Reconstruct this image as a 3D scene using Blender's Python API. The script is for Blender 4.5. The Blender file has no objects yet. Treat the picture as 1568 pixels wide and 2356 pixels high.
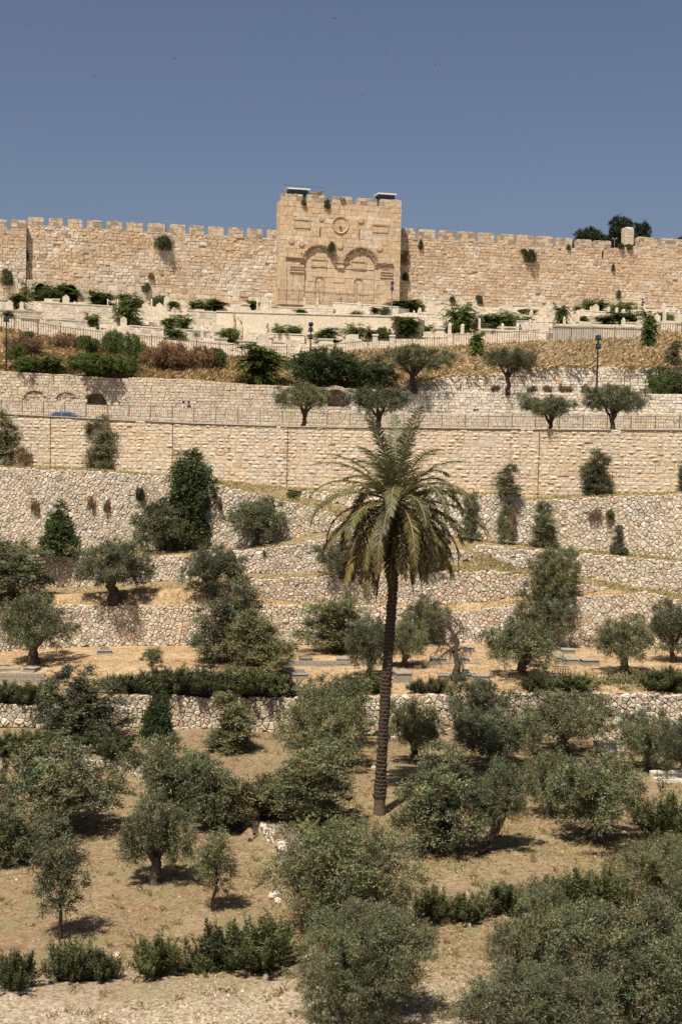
import bpy, bmesh, math, random
import numpy as np
from mathutils import Vector, Matrix

# ------------------------------------------------------------------ camera, sky, sun, exposure
R = math.radians
sc = bpy.context.scene
PITCH, ROLL, LENS = R(2.77), R(1.2), 50.0
FPX = LENS / 24.0 * 1568.0
FW = Vector((0, math.cos(PITCH), -math.sin(PITCH)))
_r0 = Vector((1, 0, 0)); _u0 = Vector((0, math.sin(PITCH), math.cos(PITCH)))
RT = _r0 * math.cos(ROLL) + _u0 * math.sin(ROLL)
UP = _u0 * math.cos(ROLL) - _r0 * math.sin(ROLL)
cam_data = bpy.data.cameras.new('camera')
cam = bpy.data.objects.new('camera', cam_data)
sc.collection.objects.link(cam)
cam_data.sensor_fit = 'HORIZONTAL'; cam_data.sensor_width = 24.0; cam_data.lens = LENS
cam_data.clip_start = 0.5; cam_data.clip_end = 6000
cam.matrix_world = Matrix(((RT.x, UP.x, -FW.x, 0), (RT.y, UP.y, -FW.y, 0), (RT.z, UP.z, -FW.z, 0), (0, 0, 0, 1)))
sc.camera = cam

TO_SUN = Vector((-0.24, -0.50, 1.0)).normalized()
SUN_EL = math.asin(TO_SUN.z)
SUN_AZ = math.atan2(TO_SUN.x, TO_SUN.y)          # clockwise from +Y
world = bpy.data.worlds.new('World'); sc.world = world; world.use_nodes = True
wn = world.node_tree.nodes; wl = world.node_tree.links
bg = wn['Background']
sky = wn.new('ShaderNodeTexSky'); sky.sky_type = 'NISHITA'; sky.sun_disc = False
sky.sun_elevation = SUN_EL; sky.sun_rotation = SUN_AZ
sky.altitude = 700; sky.air_density = 1.0; sky.dust_density = 3.0; sky.ozone_density = 3.5
hs = wn.new('ShaderNodeHueSaturation'); hs.inputs['Hue'].default_value = 0.510; hs.inputs['Saturation'].default_value = 0.88; hs.inputs['Value'].default_value = 1.0
wl.new(sky.outputs[0], hs.inputs['Color']); wl.new(hs.outputs[0], bg.inputs['Color'])
bg.inputs['Strength'].default_value = 0.05
sun_d = bpy.data.lights.new('sun', 'SUN'); sun_d.energy = 5.0; sun_d.angle = R(0.5); sun_d.color = (1.0, 0.938, 0.835)
sun = bpy.data.objects.new('sun', sun_d); sc.collection.objects.link(sun)
sun.rotation_euler = TO_SUN.to_track_quat('Z', 'Y').to_euler()
sun.location = (-60, -80, 120)
sc.view_settings.view_transform = 'Standard'; sc.view_settings.look = 'None'
sc.view_settings.exposure = 0.5; sc.view_settings.gamma = 1.0; sc.view_settings.use_curve_mapping = False
sc.cycles.max_bounces = 5; sc.cycles.diffuse_bounces = 2; sc.cycles.transmission_bounces = 3
sc.cycles.transparent_max_bounces = 4; sc.cycles.caustics_reflective = False; sc.cycles.caustics_refractive = False

# ------------------------------------------------------------------ helpers
COL = sc.collection
RNG = random.Random(7)
NR = np.random.default_rng(11)

def ray(u, v):
    d = FW + RT * ((u - 784.0) / FPX) + UP * (-(v - 1178.0) / FPX)
    return d / d.y
def P(u, v, Y): return ray(u, v) * Y
def proj(p):
    f = p.dot(FW)
    return 784.0 + FPX * p.dot(RT) / f, 1178.0 - FPX * p.dot(UP) / f
def pl(pts):
    xs = [p[0] for p in pts]; ys = [p[1] for p in pts]
    return lambda u: float(np.interp(u, xs, ys))
def tag(o, label=None, cat=None, group=None, kind=None):
    if label: o['label'] = label
    if cat: o['category'] = cat
    if group: o['group'] = group
    if kind: o['kind'] = kind
    return o
def empty(name, loc=(0, 0, 0), rz=0.0):
    o = bpy.data.objects.new(name, None); COL.objects.link(o)
    o.location = loc; o.rotation_euler = (0, 0, rz); o.empty_display_size = 0.2
    return o
def link(name, me, parent=None, mat=None):
    o = bpy.data.objects.new(name, me); COL.objects.link(o)
    if parent is not None: o.parent = parent
    if mat is not None and len(me.materials) == 0: me.materials.append(mat)
    return o
def pymesh(name, verts, faces, mat=None, cols=None, smooth=False):
    me = bpy.data.meshes.new(name); me.from_pydata(verts, [], faces)
    if mat is not None: me.materials.append(mat)
    if cols is not None:
        a = me.color_attributes.new('Col', 'FLOAT_COLOR', 'POINT')
        buf = np.ones((len(verts), 4), np.float32); buf[:, :3] = cols
        a.data.foreach_set('color', buf.ravel())
    if smooth: me.polygons.foreach_set('use_smooth', [True] * len(me.polygons))
    return me
def quadmesh(name, V, nper, mat, cols=None, tri=False, smooth=False):
    """V: (N*nper,3) vertices, one polygon of nper vertices each."""
    n = len(V) // nper
    me = bpy.data.meshes.new(name)
    me.vertices.add(n * nper); me.vertices.foreach_set('co', np.ascontiguousarray(V, np.float32).ravel())
    me.loops.add(n * nper); me.loops.foreach_set('vertex_index', np.arange(n * nper, dtype=np.int32))
    me.polygons.add(n); me.polygons.foreach_set('loop_start', np.arange(0, n * nper, nper, dtype=np.int32))
    try: me.polygons.foreach_set('loop_total', np.full(n, nper, np.int32))
    except Exception: pass
    if cols is not None:
        a = me.color_attributes.new('Col', 'FLOAT_COLOR', 'POINT')
        buf = np.ones((n * nper, 4), np.float32); buf[:, :3] = np.repeat(cols, nper, axis=0)
        a.data.foreach_set('color', buf.ravel())
    me.materials.append(mat); me.update(calc_edges=True)
    return me
class MB:
    """collects simple shapes into one mesh"""
    def __init__(s): s.v = []; s.f = []
    def add(s, vs, fs):
        k = len(s.v); s.v += [tuple(x) for x in vs]; s.f += [tuple(i + k for i in f) for f in fs]; return s
    def box(s, x0, x1, y0, y1, z0, z1, taper=0.0):
        t = taper
        vs = [(x0, y0, z0), (x1, y0, z0), (x1, y1, z0), (x0, y1, z0), (x0 + t, y0 + t, z1), (x1 - t, y0 + t, z1), (x1 - t, y1 - t, z1), (x0 + t, y1 - t, z1)]
        return s.add(vs, [(3, 2, 1, 0), (4, 5, 6, 7), (0, 1, 5, 4), (1, 2, 6, 5), (2, 3, 7, 6), (3, 0, 4, 7)])
    def tube(s, path, rad, n=8, cap=True):
        path = [Vector(p) for p in path]
        if not hasattr(rad, '__len__'): rad = [rad] * len(path)
        k = len(s.v); ref = Vector((0.31, 0.17, 0.93)).normalized()
        for i, p in enumerate(path):
            t = (path[min(i + 1, len(path) - 1)] - path[max(i - 1, 0)]).normalized()
            a = t.cross(ref if abs(t.dot(ref)) < 0.95 else Vector((1, 0, 0))).normalized(); b = t.cross(a)
            for j in range(n):
                w = 2 * math.pi * j / n
                s.v.append(tuple(p + (a * math.cos(w) + b * math.sin(w)) * rad[i]))
        for i in range(len(path) - 1):
            for j in range(n):
                j2 = (j + 1) % n
                s.f.append((k + i * n + j, k + i * n + j2, k + (i + 1) * n + j2, k + (i + 1) * n + j))
        if cap:
            s.f.append(tuple(k + j for j in range(n))[::-1]); e = k + (len(path) - 1) * n; s.f.append(tuple(e + j for j in range(n)))
        return s
    def lathe(s, prof, n=16, cx=0, cy=0):
        k = len(s.v)
        for r, z in prof:
            for j in range(n):
                w = 2 * math.pi * j / n; s.v.append((cx + r * math.cos(w), cy + r * math.sin(w), z))
        for i in range(len(prof) - 1):
            for j in range(n):
                j2 = (j + 1) % n; s.f.append((k + i * n + j, k + i * n + j2, k + (i + 1) * n + j2, k + (i + 1) * n + j))
        s.f.append(tuple(k + j for j in range(n))[::-1]); e = k + (len(prof) - 1) * n; s.f.append(tuple(e + j for j in range(n)))
        return s
    def build(s, name, mat, parent=None, smooth=False, bevel=0.0, cols=None):
        me = pymesh(name, s.v, s.f, mat, cols, smooth)
        if bevel > 0:
            bm = bmesh.new(); bm.from_mesh(me)
            bmesh.ops.bevel(bm, geom=list(bm.edges), offset=bevel, segments=1, affect='EDGES'); bm.to_mesh(me); bm.free()
        return link(name, me, parent)
def copy_tree(o, parent=None):
    c = o.copy(); COL.objects.link(c); c.parent = parent
    for ch in list(o.children): copy_tree(ch, c)
    return c

# ------------------------------------------------------------------ materials
def nodes(name, rough=0.9, spec=0.15):
    m = bpy.data.materials.new(name); m.use_nodes = True
    n = m.node_tree.nodes; l = m.node_tree.links; b = n['Principled BSDF']
    b.inputs['Roughness'].default_value = rough; b.inputs['Specular IOR Level'].default_value = spec
    return m, n, l, b
def nz(n, l, scale, detail=4, rough=0.6, stretch=None, coord='Object'):
    tc = n.new('ShaderNodeTexCoord') if coord != 'Geo' else n.new('ShaderNodeNewGeometry')
    out = tc.outputs['Position'] if coord == 'Geo' else tc.outputs[coord]
    t = n.new('ShaderNodeTexNoise'); t.inputs['Scale'].default_value = scale; t.inputs['Detail'].default_value = detail; t.inputs['Roughness'].default_value = rough
    if stretch:
        mp = n.new('ShaderNodeMapping'); mp.inputs['Scale'].default_value = stretch; l.new(out, mp.inputs['Vector']); l.new(mp.outputs[0], t.inputs['Vector'])
    else: l.new(out, t.inputs['Vector'])
    return t
def ramp(n, l, src, stops):
    r = n.new('ShaderNodeValToRGB'); e = r.color_ramp.elements
    while len(e) < len(stops): e.new(0.5)
    for i, (p, c) in enumerate(stops):
        e[i].position = p; e[i].color = (c[0], c[1], c[2], 1) if hasattr(c, '__len__') else (c, c, c, 1)
    l.new(src, r.inputs[0]); return r
def mix(n, l, a, b, fac, mode='MIX'):
    m = n.new('ShaderNodeMix'); m.data_type = 'RGBA'; m.blend_type = mode
    for sock, x in ((m.inputs['A'], a), (m.inputs['B'], b)):
        if hasattr(x, 'is_linked'): l.new(x, sock)
        else: sock.default_value = (x[0], x[1], x[2], 1)
    if hasattr(fac, 'is_linked'): l.new(fac, m.inputs['Factor'])
    else: m.inputs['Factor'].default_value = fac
    return m.outputs['Result']
def bump(n, l, b, src, strength, dist):
    bp = n.new('ShaderNodeBump'); bp.inputs['Strength'].default_value = strength; bp.inputs['Distance'].default_value = dist
    l.new(src, bp.inputs['Height']); l.new(bp.outputs[0], b.inputs['Normal'])

def stone_mat(name, stain=0.5, fine=3.0, streak=True, tint=(1, 1, 1)):
    m, n, l, b = nodes(name, 0.92, 0.1)
    at = n.new('ShaderNodeAttribute'); at.attribute_name = 'Col'
    big = nz(n, l, 0.35, 3, 0.6, None, 'Geo'); fi = nz(n, l, fine, 6, 0.7, None, 'Geo')
    c = mix(n, l, at.outputs['Color'], (0.62, 0.60, 0.58), ramp(n, l, fi.outputs['Fac'], [(0.35, 0.7), (0.62, 0.0)]).outputs[0], 'MULTIPLY')
    c = mix(n, l, c, (1.04, 1.0, 0.91), ramp(n, l, big.outputs['Fac'], [(0.4, 0.0), (0.65, 0.9)]).outputs[0], 'MULTIPLY')
    if streak:
        st = nz(n, l, 0.9, 5, 0.65, (1.6, 1.6, 0.22), 'Geo')
        c = mix(n, l, c, (0.52, 0.44, 0.36), ramp(n, l, st.outputs['Fac'], [(0.56, 0.0), (0.74, stain)]).outputs[0], 'MULTIPLY')
    if tint != (1, 1, 1): c = mix(n, l, c, tint, 1.0, 'MULTIPLY')
    l.new(c, b.inputs['Base Color'])
    bump(n, l, b, nz(n, l, 9.0, 5, 0.7, None, 'Geo').outputs['Fac'], 0.5, 0.05)
    return m
def leaf_mat(name, base, under, transl=0.22, spread=0.35, rough=0.55, spec=0.3):
    m, n, l, b = nodes(name, rough, spec)
    at = n.new('ShaderNodeAttribute'); at.attribute_name = 'Col'
    oi = n.new('ShaderNodeObjectInfo'); geo = n.new('ShaderNodeNewGeometry')
    c = mix(n, l, base, under, geo.outputs['Backfacing'])
    c = mix(n, l, c, at.outputs['Color'], 1.0, 'MULTIPLY')
    rr = ramp(n, l, oi.outputs['Random'], [(0.0, (1 - spread, 1 - spread, 1 - spread * 0.8)), (0.5, (1, 1, 1)), (1.0, (1 + spread * 0.8, 1 + spread * 0.55, 1 + spread * 0.2))])
    c = mix(n, l, c, rr.outputs[0], 1.0, 'MULTIPLY')
    l.new(c, b.inputs['Base Color'])
    tr = n.new('ShaderNodeBsdfTranslucent'); l.new(mix(n, l, c, (1.1, 1.25, 0.7), 1.0, 'MULTIPLY'), tr.inputs['Color'])
    ms = n.new('ShaderNodeMixShader'); ms.inputs[0].default_value = transl
    l.new(b.outputs[0], ms.inputs[1]); l.new(tr.outputs[0], ms.inputs[2]); l.new(ms.outputs[0], n['Material Output'].inputs['Surface'])
    return m
def plain(name, col, rough=0.7, spec=0.3, metal=0.0, var=0.25, scale=4.0):
    m, n, l, b = nodes(name, rough, spec); b.inputs['Metallic'].default_value = metal
    t = nz(n, l, scale, 5, 0.65)
    d = tuple(x * (1 - var) for x in col); h = tuple(min(1, x * (1 + var)) for x in col)
    l.new(ramp(n, l, t.outputs['Fac'], [(0.3, d), (0.7, h)]).outputs[0], b.inputs['Base Color'])
    return m
def ground_mat(name, stops, scale=0.35, fine=2.5, extra=None, gravel=None):
    m, n, l, b = nodes(name, 0.95, 0.05)
    a = nz(n, l, scale, 6, 0.68, None, 'Geo'); f = nz(n, l, fine, 6, 0.75, None, 'Geo')
    c = ramp(n, l, a.outputs['Fac'], stops).outputs[0]
    c = mix(n, l, c, (0.55, 0.50, 0.45), ramp(n, l, f.outputs['Fac'], [(0.38, 0.9), (0.6, 0.0)]).outputs[0], 'MULTIPLY')
    if extra:
        e = nz(n, l, extra[0], 5, 0.7, None, 'Geo')
        c = mix(n, l, c, extra[1], ramp(n, l, e.outputs['Fac'], [(extra[2], 0.0), (extra[3], 0.85)]).outputs[0])
    if gravel:                                        # pale stony path running along the near edge of the grove
        g = n.new('ShaderNodeNewGeometry'); sx = n.new('ShaderNodeSeparateXYZ'); l.new(g.outputs['Position'], sx.inputs[0])
        wob = nz(n, l, 0.22, 4, 0.6, None, 'Geo')
        ad = n.new('ShaderNodeMath'); ad.operation = 'MULTIPLY_ADD'; ad.inputs[1].default_value = 14.0; l.new(wob.outputs['Fac'], ad.inputs[0]); l.new(sx.outputs['Y'], ad.inputs[2])
        mr = n.new('ShaderNodeMapRange'); mr.inputs['From Min'].default_value = gravel[1]; mr.inputs['From Max'].default_value = gravel[0]; l.new(ad.outputs[0], mr.inputs['Value'])
        sp = nz(n, l, 7.0, 6, 0.8, None, 'Geo')
        mm = n.new('ShaderNodeMath'); mm.operation = 'MULTIPLY'; l.new(mr.outputs[0], mm.inputs[0]); l.new(ramp(n, l, sp.outputs['Fac'], [(0.42, 0.0), (0.62, 0.85)]).outputs[0], mm.inputs[1])
        c = mix(n, l, c, (0.50, 0.42, 0.33), mm.outputs[0])
    l.new(c, b.inputs['Base Color'])
    bump(n, l, b, f.outputs['Fac'], 0.6, 0.08)
    return m

M_city = stone_mat('city_limestone', 0.5, 2.2)
M_rubble = stone_mat('rubble_limestone', 0.35, 5.0, False)
M_ashlar = stone_mat('dressed_limestone', 0.65, 4.5)
M_mortar = plain('earth_mortar', (0.31, 0.245, 0.18), 0.95, 0.05, 0, 0.4, 3.0)
M_mortar_pale = plain('lime_mortar', (0.42, 0.33, 0.24), 0.95, 0.05, 0, 0.35, 3.0)
M_white = stone_mat('white_grave_stone', 0.45, 3.5)
M_olive = leaf_mat('olive_leaf', (0.092, 0.098, 0.037), (0.190, 0.188, 0.108), 0.15, 0.32, 0.5, 0.25)
M_green = leaf_mat('green_leaf', (0.084, 0.120, 0.028), (0.115, 0.145, 0.044), 0.28, 0.30)
M_bright = leaf_mat('yellow_green_leaf', (0.085, 0.115, 0.022), (0.10, 0.125, 0.035), 0.28, 0.3)
M_pine = leaf_mat('pine_needle', (0.028, 0.038, 0.016), (0.036, 0.046, 0.022), 0.1, 0.25)
M_rose = leaf_mat('rosemary_leaf', (0.058, 0.068, 0.022), (0.078, 0.084, 0.032), 0.18, 0.3)
M_brown = leaf_mat('dry_brush', (0.20, 0.118, 0.062), (0.23, 0.145, 0.08), 0.2, 0.3)
M_straw = leaf_mat('straw', (0.52, 0.395, 0.24), (0.52, 0.395, 0.24), 0.2, 0.0, 0.8, 0.1)
M_palm = leaf_mat('palm_leaflet', (0.086, 0.079, 0.035), (0.148, 0.128, 0.066), 0.12, 0.35, 0.5, 0.3)
M_darkgreen = leaf_mat('dark_green_leaf', (0.043, 0.062, 0.019), (0.06, 0.078, 0.028), 0.15, 0.25)
M_palmdry = leaf_mat('dry_palm_leaflet', (0.22, 0.135, 0.066), (0.24, 0.155, 0.08), 0.15, 0.25)
M_bark = plain('olive_bark', (0.085, 0.066, 0.05), 0.95, 0.05, 0, 0.5, 8.0)
M_palmbark = plain('palm_bark', (0.105, 0.078, 0.056), 0.95, 0.05, 0, 0.5, 9.0)
M_palmboot = plain('palm_leaf_scar', (0.085, 0.062, 0.045), 0.95, 0.05, 0, 0.5, 9.0)
M_iron = plain('rusted_iron', (0.17, 0.115, 0.075), 0.75, 0.3, 0.2, 0.35, 5.0)
M_rail = plain('brown_painted_rail', (0.20, 0.155, 0.115), 0.7, 0.3, 0.1, 0.3, 5.0)
M_black = plain('black_metal', (0.018, 0.018, 0.02), 0.5, 0.4, 0.3, 0.3)
M_grey = plain('grey_metal', (0.22, 0.22, 0.22), 0.5, 0.4, 0.4, 0.2)
M_conc = plain('grey_concrete', (0.27, 0.24, 0.19), 0.9, 0.1, 0, 0.22, 2.5)
M_tar = plain('asphalt', (0.055, 0.052, 0.05), 0.9, 0.2, 0, 0.25, 2.0)
M_grove = ground_mat('grove_soil', [(0.25, (0.19, 0.125, 0.078)), (0.42, (0.285, 0.20, 0.122)), (0.55, (0.265, 0.20, 0.118)), (0.75, (0.37, 0.275, 0.18))], 0.28, 3.5, (0.45, (0.18, 0.165, 0.078), 0.51, 0.67), (50.5, 55.5))
M_terr = ground_mat('dry_terrace_grass', [(0.3, (0.34, 0.225, 0.125)), (0.5, (0.45, 0.32, 0.185)), (0.7, (0.50, 0.38, 0.235))], 0.3, 2.0)
M_ramp = ground_mat('terrace_ramp_grass', [(0.3, (0.27, 0.205, 0.115)), (0.5, (0.31, 0.24, 0.14)), (0.7, (0.23, 0.20, 0.105))], 0.4, 2.0)
M_slope = ground_mat('dry_slope', [(0.3, (0.26, 0.15, 0.075)), (0.5, (0.43, 0.295, 0.155)), (0.7, (0.50, 0.36, 0.20))], 0.15, 1.2)
M_cem = ground_mat('cemetery_earth', [(0.3, (0.42, 0.34, 0.25)), (0.5, (0.52, 0.44, 0.34)), (0.7, (0.46, 0.36, 0.24))], 0.25, 1.5)

# ------------------------------------------------------------------ the hillside: terrace lines, from the grove up to the city wall
US = np.arange(-420.0, 1996.0, 8.0)
GSL = 0.012
VL = pl([(-400, 1795), (40, 1795), (250, 1800), (300, 1806), (420, 1853), (530, 1902), (610, 1950), (648, 1985), (700, 2400)])
def sstep(a, b, x):
    t = max(0.0, min(1.0, (x - a) / (b - a))); return t * t * (3 - 2 * t)
def plane_z(y): return -17.6 + GSL * (y - 67.0)
def grove_z(x, y):
    z = plane_z(y)
    u, v = proj(Vector((x, y, z)))
    if u < 670 and 1700 < v < 2300:
        z -= 0.7 * sstep(-17, -5, v - VL(u) + 34) * sstep(662, 640 - max(0.0, v - 1980) * 0.7, u) * sstep(2290, 2120, v)
    z += 0.10 * math.sin(x * 0.35 + 1.3) * math.sin(y * 0.28) + 0.05 * math.sin(x * 1.1 + y * 0.7)
    return z
class Lv:
    """one terrace line: top and bottom of a wall as seen from the overlook, turned into world points"""
    def __init__(s, vt, vb, Y, zb=None):
        ft, fb, fy = pl(vt), pl(vb), pl(Y)
        s.top = []; s.bot = []
        for u in US:
            y = fy(u); b = P(u, fb(u), y); t = P(u, ft(u), y)
            if zb is not None: b = Vector((b.x, b.y, zb(b.x, b.y)))
            x = b.x
            s.bot.append(Vector((x, y, b.z))); s.top.append(Vector((x, y, max(t.z, b.z))))
        s.base = s.bot
    def at(s, arr, u):
        i = (u - US[0]) / 8.0; k = int(max(0, min(len(US) - 2, math.floor(i)))); f = max(0.0, min(1.0, i - k))
        return arr[k].lerp(arr[k + 1], f)
LM = Lv([(-420, 1625), (0, 1620), (110, 1623), (240, 1606), (350, 1598), (480, 1605), (640, 1603), (820, 1603), (920, 1602), (1030, 1598), (1330, 1592), (1568, 1600), (1990, 1605)],
        [(0, 1700)], [(0, 84.5)], zb=lambda x, y: plane_z(y))
LK = Lv([(-420, 1402), (0, 1396), (155, 1393), (450, 1395), (600, 1393), (900, 1393), (1020, 1410), (1060, 1408), (1180, 1392), (1320, 1375), (1440, 1365), (1480, 1363), (1520, 1370), (1568, 1386), (1990, 1440)],
        [(-420, 1500), (0, 1499), (160, 1490), (350, 1485), (600, 1487), (800, 1480), (1100, 1478), (1300, 1488), (1568, 1492), (1990, 1500)], [(0, 104)])
LJ = Lv([(-420, 1380), (0, 1375), (300, 1368), (520, 1352), (560, 1334), (600, 1331), (735, 1327), (834, 1322), (934, 1320), (1064, 1315), (1154, 1314), (1184, 1320), (1224, 1327), (1262, 1345), (1290, 1341), (1384, 1350), (1400, 1356), (1568, 1379), (1990, 1432)],
        [(-420, 1380), (0, 1375), (300, 1368), (520, 1354), (565, 1347), (615, 1377), (720, 1385), (834, 1390), (1024, 1390), (1149, 1382), (1195, 1370), (1224, 1352), (1262, 1347), (1290, 1362), (1340, 1364), (1400, 1357), (1568, 1380), (1990, 1433)], [(0, 105.6), (500, 105.2), (1300, 105.5)])
LI = Lv([(-420, 1285), (70, 1278), (180, 1280), (350, 1281), (420, 1280), (545, 1268), (650, 1256), (735, 1240), (880, 1256), (1064, 1268), (1084, 1272), (1092, 1253), (1120, 1255), (1300, 1270), (1568, 1294), (1990, 1330)],
        [(-420, 1360), (110, 1352), (200, 1350), (350, 1338), (420, 1335), (545, 1318), (650, 1320), (720, 1318), (840, 1310), (900, 1305), (1064, 1292), (1084, 1292), (1092, 1272), (1120, 1280), (1222, 1316), (1334, 1331), (1434, 1346), (1568, 1369), (1990, 1425)],
        [(-420, 114), (70, 113), (350, 111), (600, 108), (900, 107.5), (1568, 108.6)])
LH1 = Lv([(-420, 1060), (0, 1075), (200, 1084), (300, 1090), (380, 1096), (480, 1112), (560, 1130), (640, 1150), (700, 1163), (768, 1183), (800, 1215), (900, 1228), (1060, 1240), (1300, 1267), (1568, 1291.5), (1990, 1328)],
         [(-420, 1242), (0, 1250), (100, 1252), (180, 1258), (310, 1264), (420, 1263), (540, 1262), (600, 1250), (660, 1243), (720, 1228), (800, 1217), (900, 1229), (1060, 1241), (1300, 1268), (1568, 1292), (1990, 1328)],
         [(-420, 119), (0, 118), (300, 115), (600, 111.5), (800, 110.5), (1568, 110)])
LH2 = Lv([(-420, 1058), (0, 1072), (200, 1081), (480, 1107), (655, 1125), (690, 1130), (800, 1134), (1060, 1138), (1195, 1138), (1198, 1154), (1300, 1148), (1400, 1143), (1568, 1135), (1990, 1128)],
         [(-420, 1058), (0, 1072), (200, 1081), (480, 1108), (655, 1126), (690, 1144), (798, 1163), (850, 1192), (950, 1216), (1060, 1235), (1090, 1247), (1200, 1255), (1300, 1265), (1440, 1275), (1568, 1290), (1990, 1320)],
         [(-420, 121), (0, 120.5), (400, 118), (700, 115.5), (1000, 113), (1568, 111.5)])
LG = Lv([(-420, 930), (45, 954), (250, 965), (450, 975), (655, 981), (784, 983), (1050, 986), (1568, 990), (1990, 998)],
        [(-420, 1056), (0, 1070), (200, 1079), (480, 1103), (650, 1122), (800, 1132), (1060, 1136), (1196, 1137), (1200, 1146), (1300, 1141), (1400, 1138), (1568, 1133), (1990, 1126)],
        [(-420, 126), (0, 124), (400, 121), (784, 117.5), (1568, 114)])
ROAD_Z = 0.84
LRL = Lv([(0, 947), (784, 979), (1064, 984), (1568, 986)], [(0, 947), (784, 979), (1064, 984), (1568, 986)], [(0, 129), (784, 124), (1568, 119.5)], zb=lambda x, y: ROAD_Z)
LE1 = Lv([(-420, 838), (0, 853), (150, 862), (280, 871), (307, 868), (450, 874), (540, 882), (660, 888), (914, 898), (1209, 903), (1568, 906), (1990, 910)], [(0, 947)], [(0, 133.5), (784, 129.5), (1568, 125.5)])
for i in range(len(US)):
    LE1.bot[i].z = LRL.top[i].z - 0.12
LE2 = Lv([(0, 800), (925, 897), (935, 884), (959, 877), (1044, 867), (1124, 859), (1209, 850), (1284, 843), (1409, 844), (1568, 845), (1990, 850)], [(0, 900)], [(0, 134), (900, 132.5), (1568, 130.5)])
for i, u in enumerate(US):
    LE2.bot[i].z = LE1.top[i].z + 0.06
    if u < 925: LE2.top[i].z = LE2.bot[i].z + 0.02
    LE2.top[i].z = max(LE2.top[i].z, LE2.bot[i].z)
FBV = [(-420, 700), (0, 757), (22, 760), (120, 780), (235, 795), (330, 803), (500, 822), (630, 830), (700, 826), (784, 815), (874, 805), (1034, 801), (1169, 795), (1259, 788), (1474, 785), (1517, 768), (1568, 768), (1990, 770)]
LF = Lv(FBV, FBV, [(-420, 148), (0, 150), (784, 153), (1568, 155)])
# city wall frame: s along the wall, z up, d out of the wall towards the valley
TH = R(15.0)
E_ = Vector((math.cos(TH), math.sin(TH), 0)); N_ = Vector((math.sin(TH), -math.cos(TH), 0))
O_ = P(781, 703, 206.0); O_ = Vector((O_.x, O_.y, 0))
def W(s, z, d=0.0):
    p = O_ + E_ * s + N_ * d; return Vector((p.x, p.y, z))
def onw(u, v, off=0.0):
    r = ray(u, v); k = (O_.dot(N_) + off) / r.dot(N_); p = r * k
    return (p - O_).dot(E_), p.z
WOFF = -2.4
class LvC: pass
LC = LvC(); LC.top = []; LC.bot = []
_cb = pl([(-420, 684), (0, 688), (300, 692), (640, 703), (920, 700), (1100, 706), (1568, 712), (1990, 722)])
for u in US:
    s, z = onw(u, _cb(u), WOFF); LC.bot.append(W(s, z, WOFF)); LC.top.append(W(s, z, WOFF))
TERR = [(LM, LK, 'tomb_terrace', M_terr), (LK, LJ, 'terrace', M_terr), (LJ, LI, 'terrace', M_ramp), (LI, LH1, 'terrace', M_ramp),
        (LH1, LH2, 'terrace_ramp', M_ramp), (LH2, LG, 'terrace_ramp', M_ramp), (LE1, LE2, 'wall_ledge', M_ramp), (LE2, LF, 'hill_slope', M_slope), (LF, LC, 'cemetery_ground', M_cem)]
def lerp_at(arr, u):
    i = (u - US[0]) / 8.0; k = int(max(0, min(len(US) - 2, math.floor(i)))); f = max(0.0, min(1.0, i - k))
    return arr[k].lerp(arr[k + 1], f)
def gp(u, v, only=None):
    """ground point seen at (u, v)"""
    if only is None and v > 1640 or only == 'grove':
        r = ray(u, v); k = -17.7 / r.z
        for _ in range(6):
            p = r * k; k = grove_z(p.x, p.y) / r.z
        p = r * k; return Vector((p.x, p.y, grove_z(p.x, p.y)))
    yv = -(v - 1178.0) / FPX
    best = None
    for a, b, nm, _m in TERR:
        if only and nm != only: continue
        A = lerp_at(a.top, u); B = lerp_at(b.bot, u); D = B - A
        den = D.dot(UP) - yv * D.dot(FW)
        t = (yv * A.dot(FW) - A.dot(UP)) / den if abs(den) > 1e-9 else 0.0
        tc = max(0.02, min(0.98, t)); e = abs(t - tc)
        if best is None or e < best[0]: best = (e, A + D * tc)
        if e == 0: break
    p = best[1]; x = P(u, v, p.y).x
    return Vector((x, p.y, p.z))
def ruled(name, a, b, mat, nt, dz=0.0, rough=0.06, back=0.35, parent=None, label=None):
    vs = []; fs = []; n = len(US)
    for i in range(n):
        A = a[i].copy(); B = b[i].copy(); B = B + (B - A).normalized() * back if (B - A).length > 0.3 else B + Vector((0, back, 0))
        A = A + Vector((0, 0.12, -0.02))
        for j in range(nt + 1):
            t = j / nt; p = A.lerp(B, t); p.z += dz + (rough * (math.sin(p.x * 1.7 + p.y) + math.sin(p.x * 0.6 - p.y * 1.9)) if 0 < j < nt else 0)
            vs.append(p)
    for i in range(n - 1):
        for j in range(nt):
            q = i * (nt + 1) + j; fs.append((q, q + nt + 1, q + nt + 2, q + 1))
    o = link(name, pymesh(name, vs, fs, mat, None, True)); tag(o, label, None, None, 'structure'); return o
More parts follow.
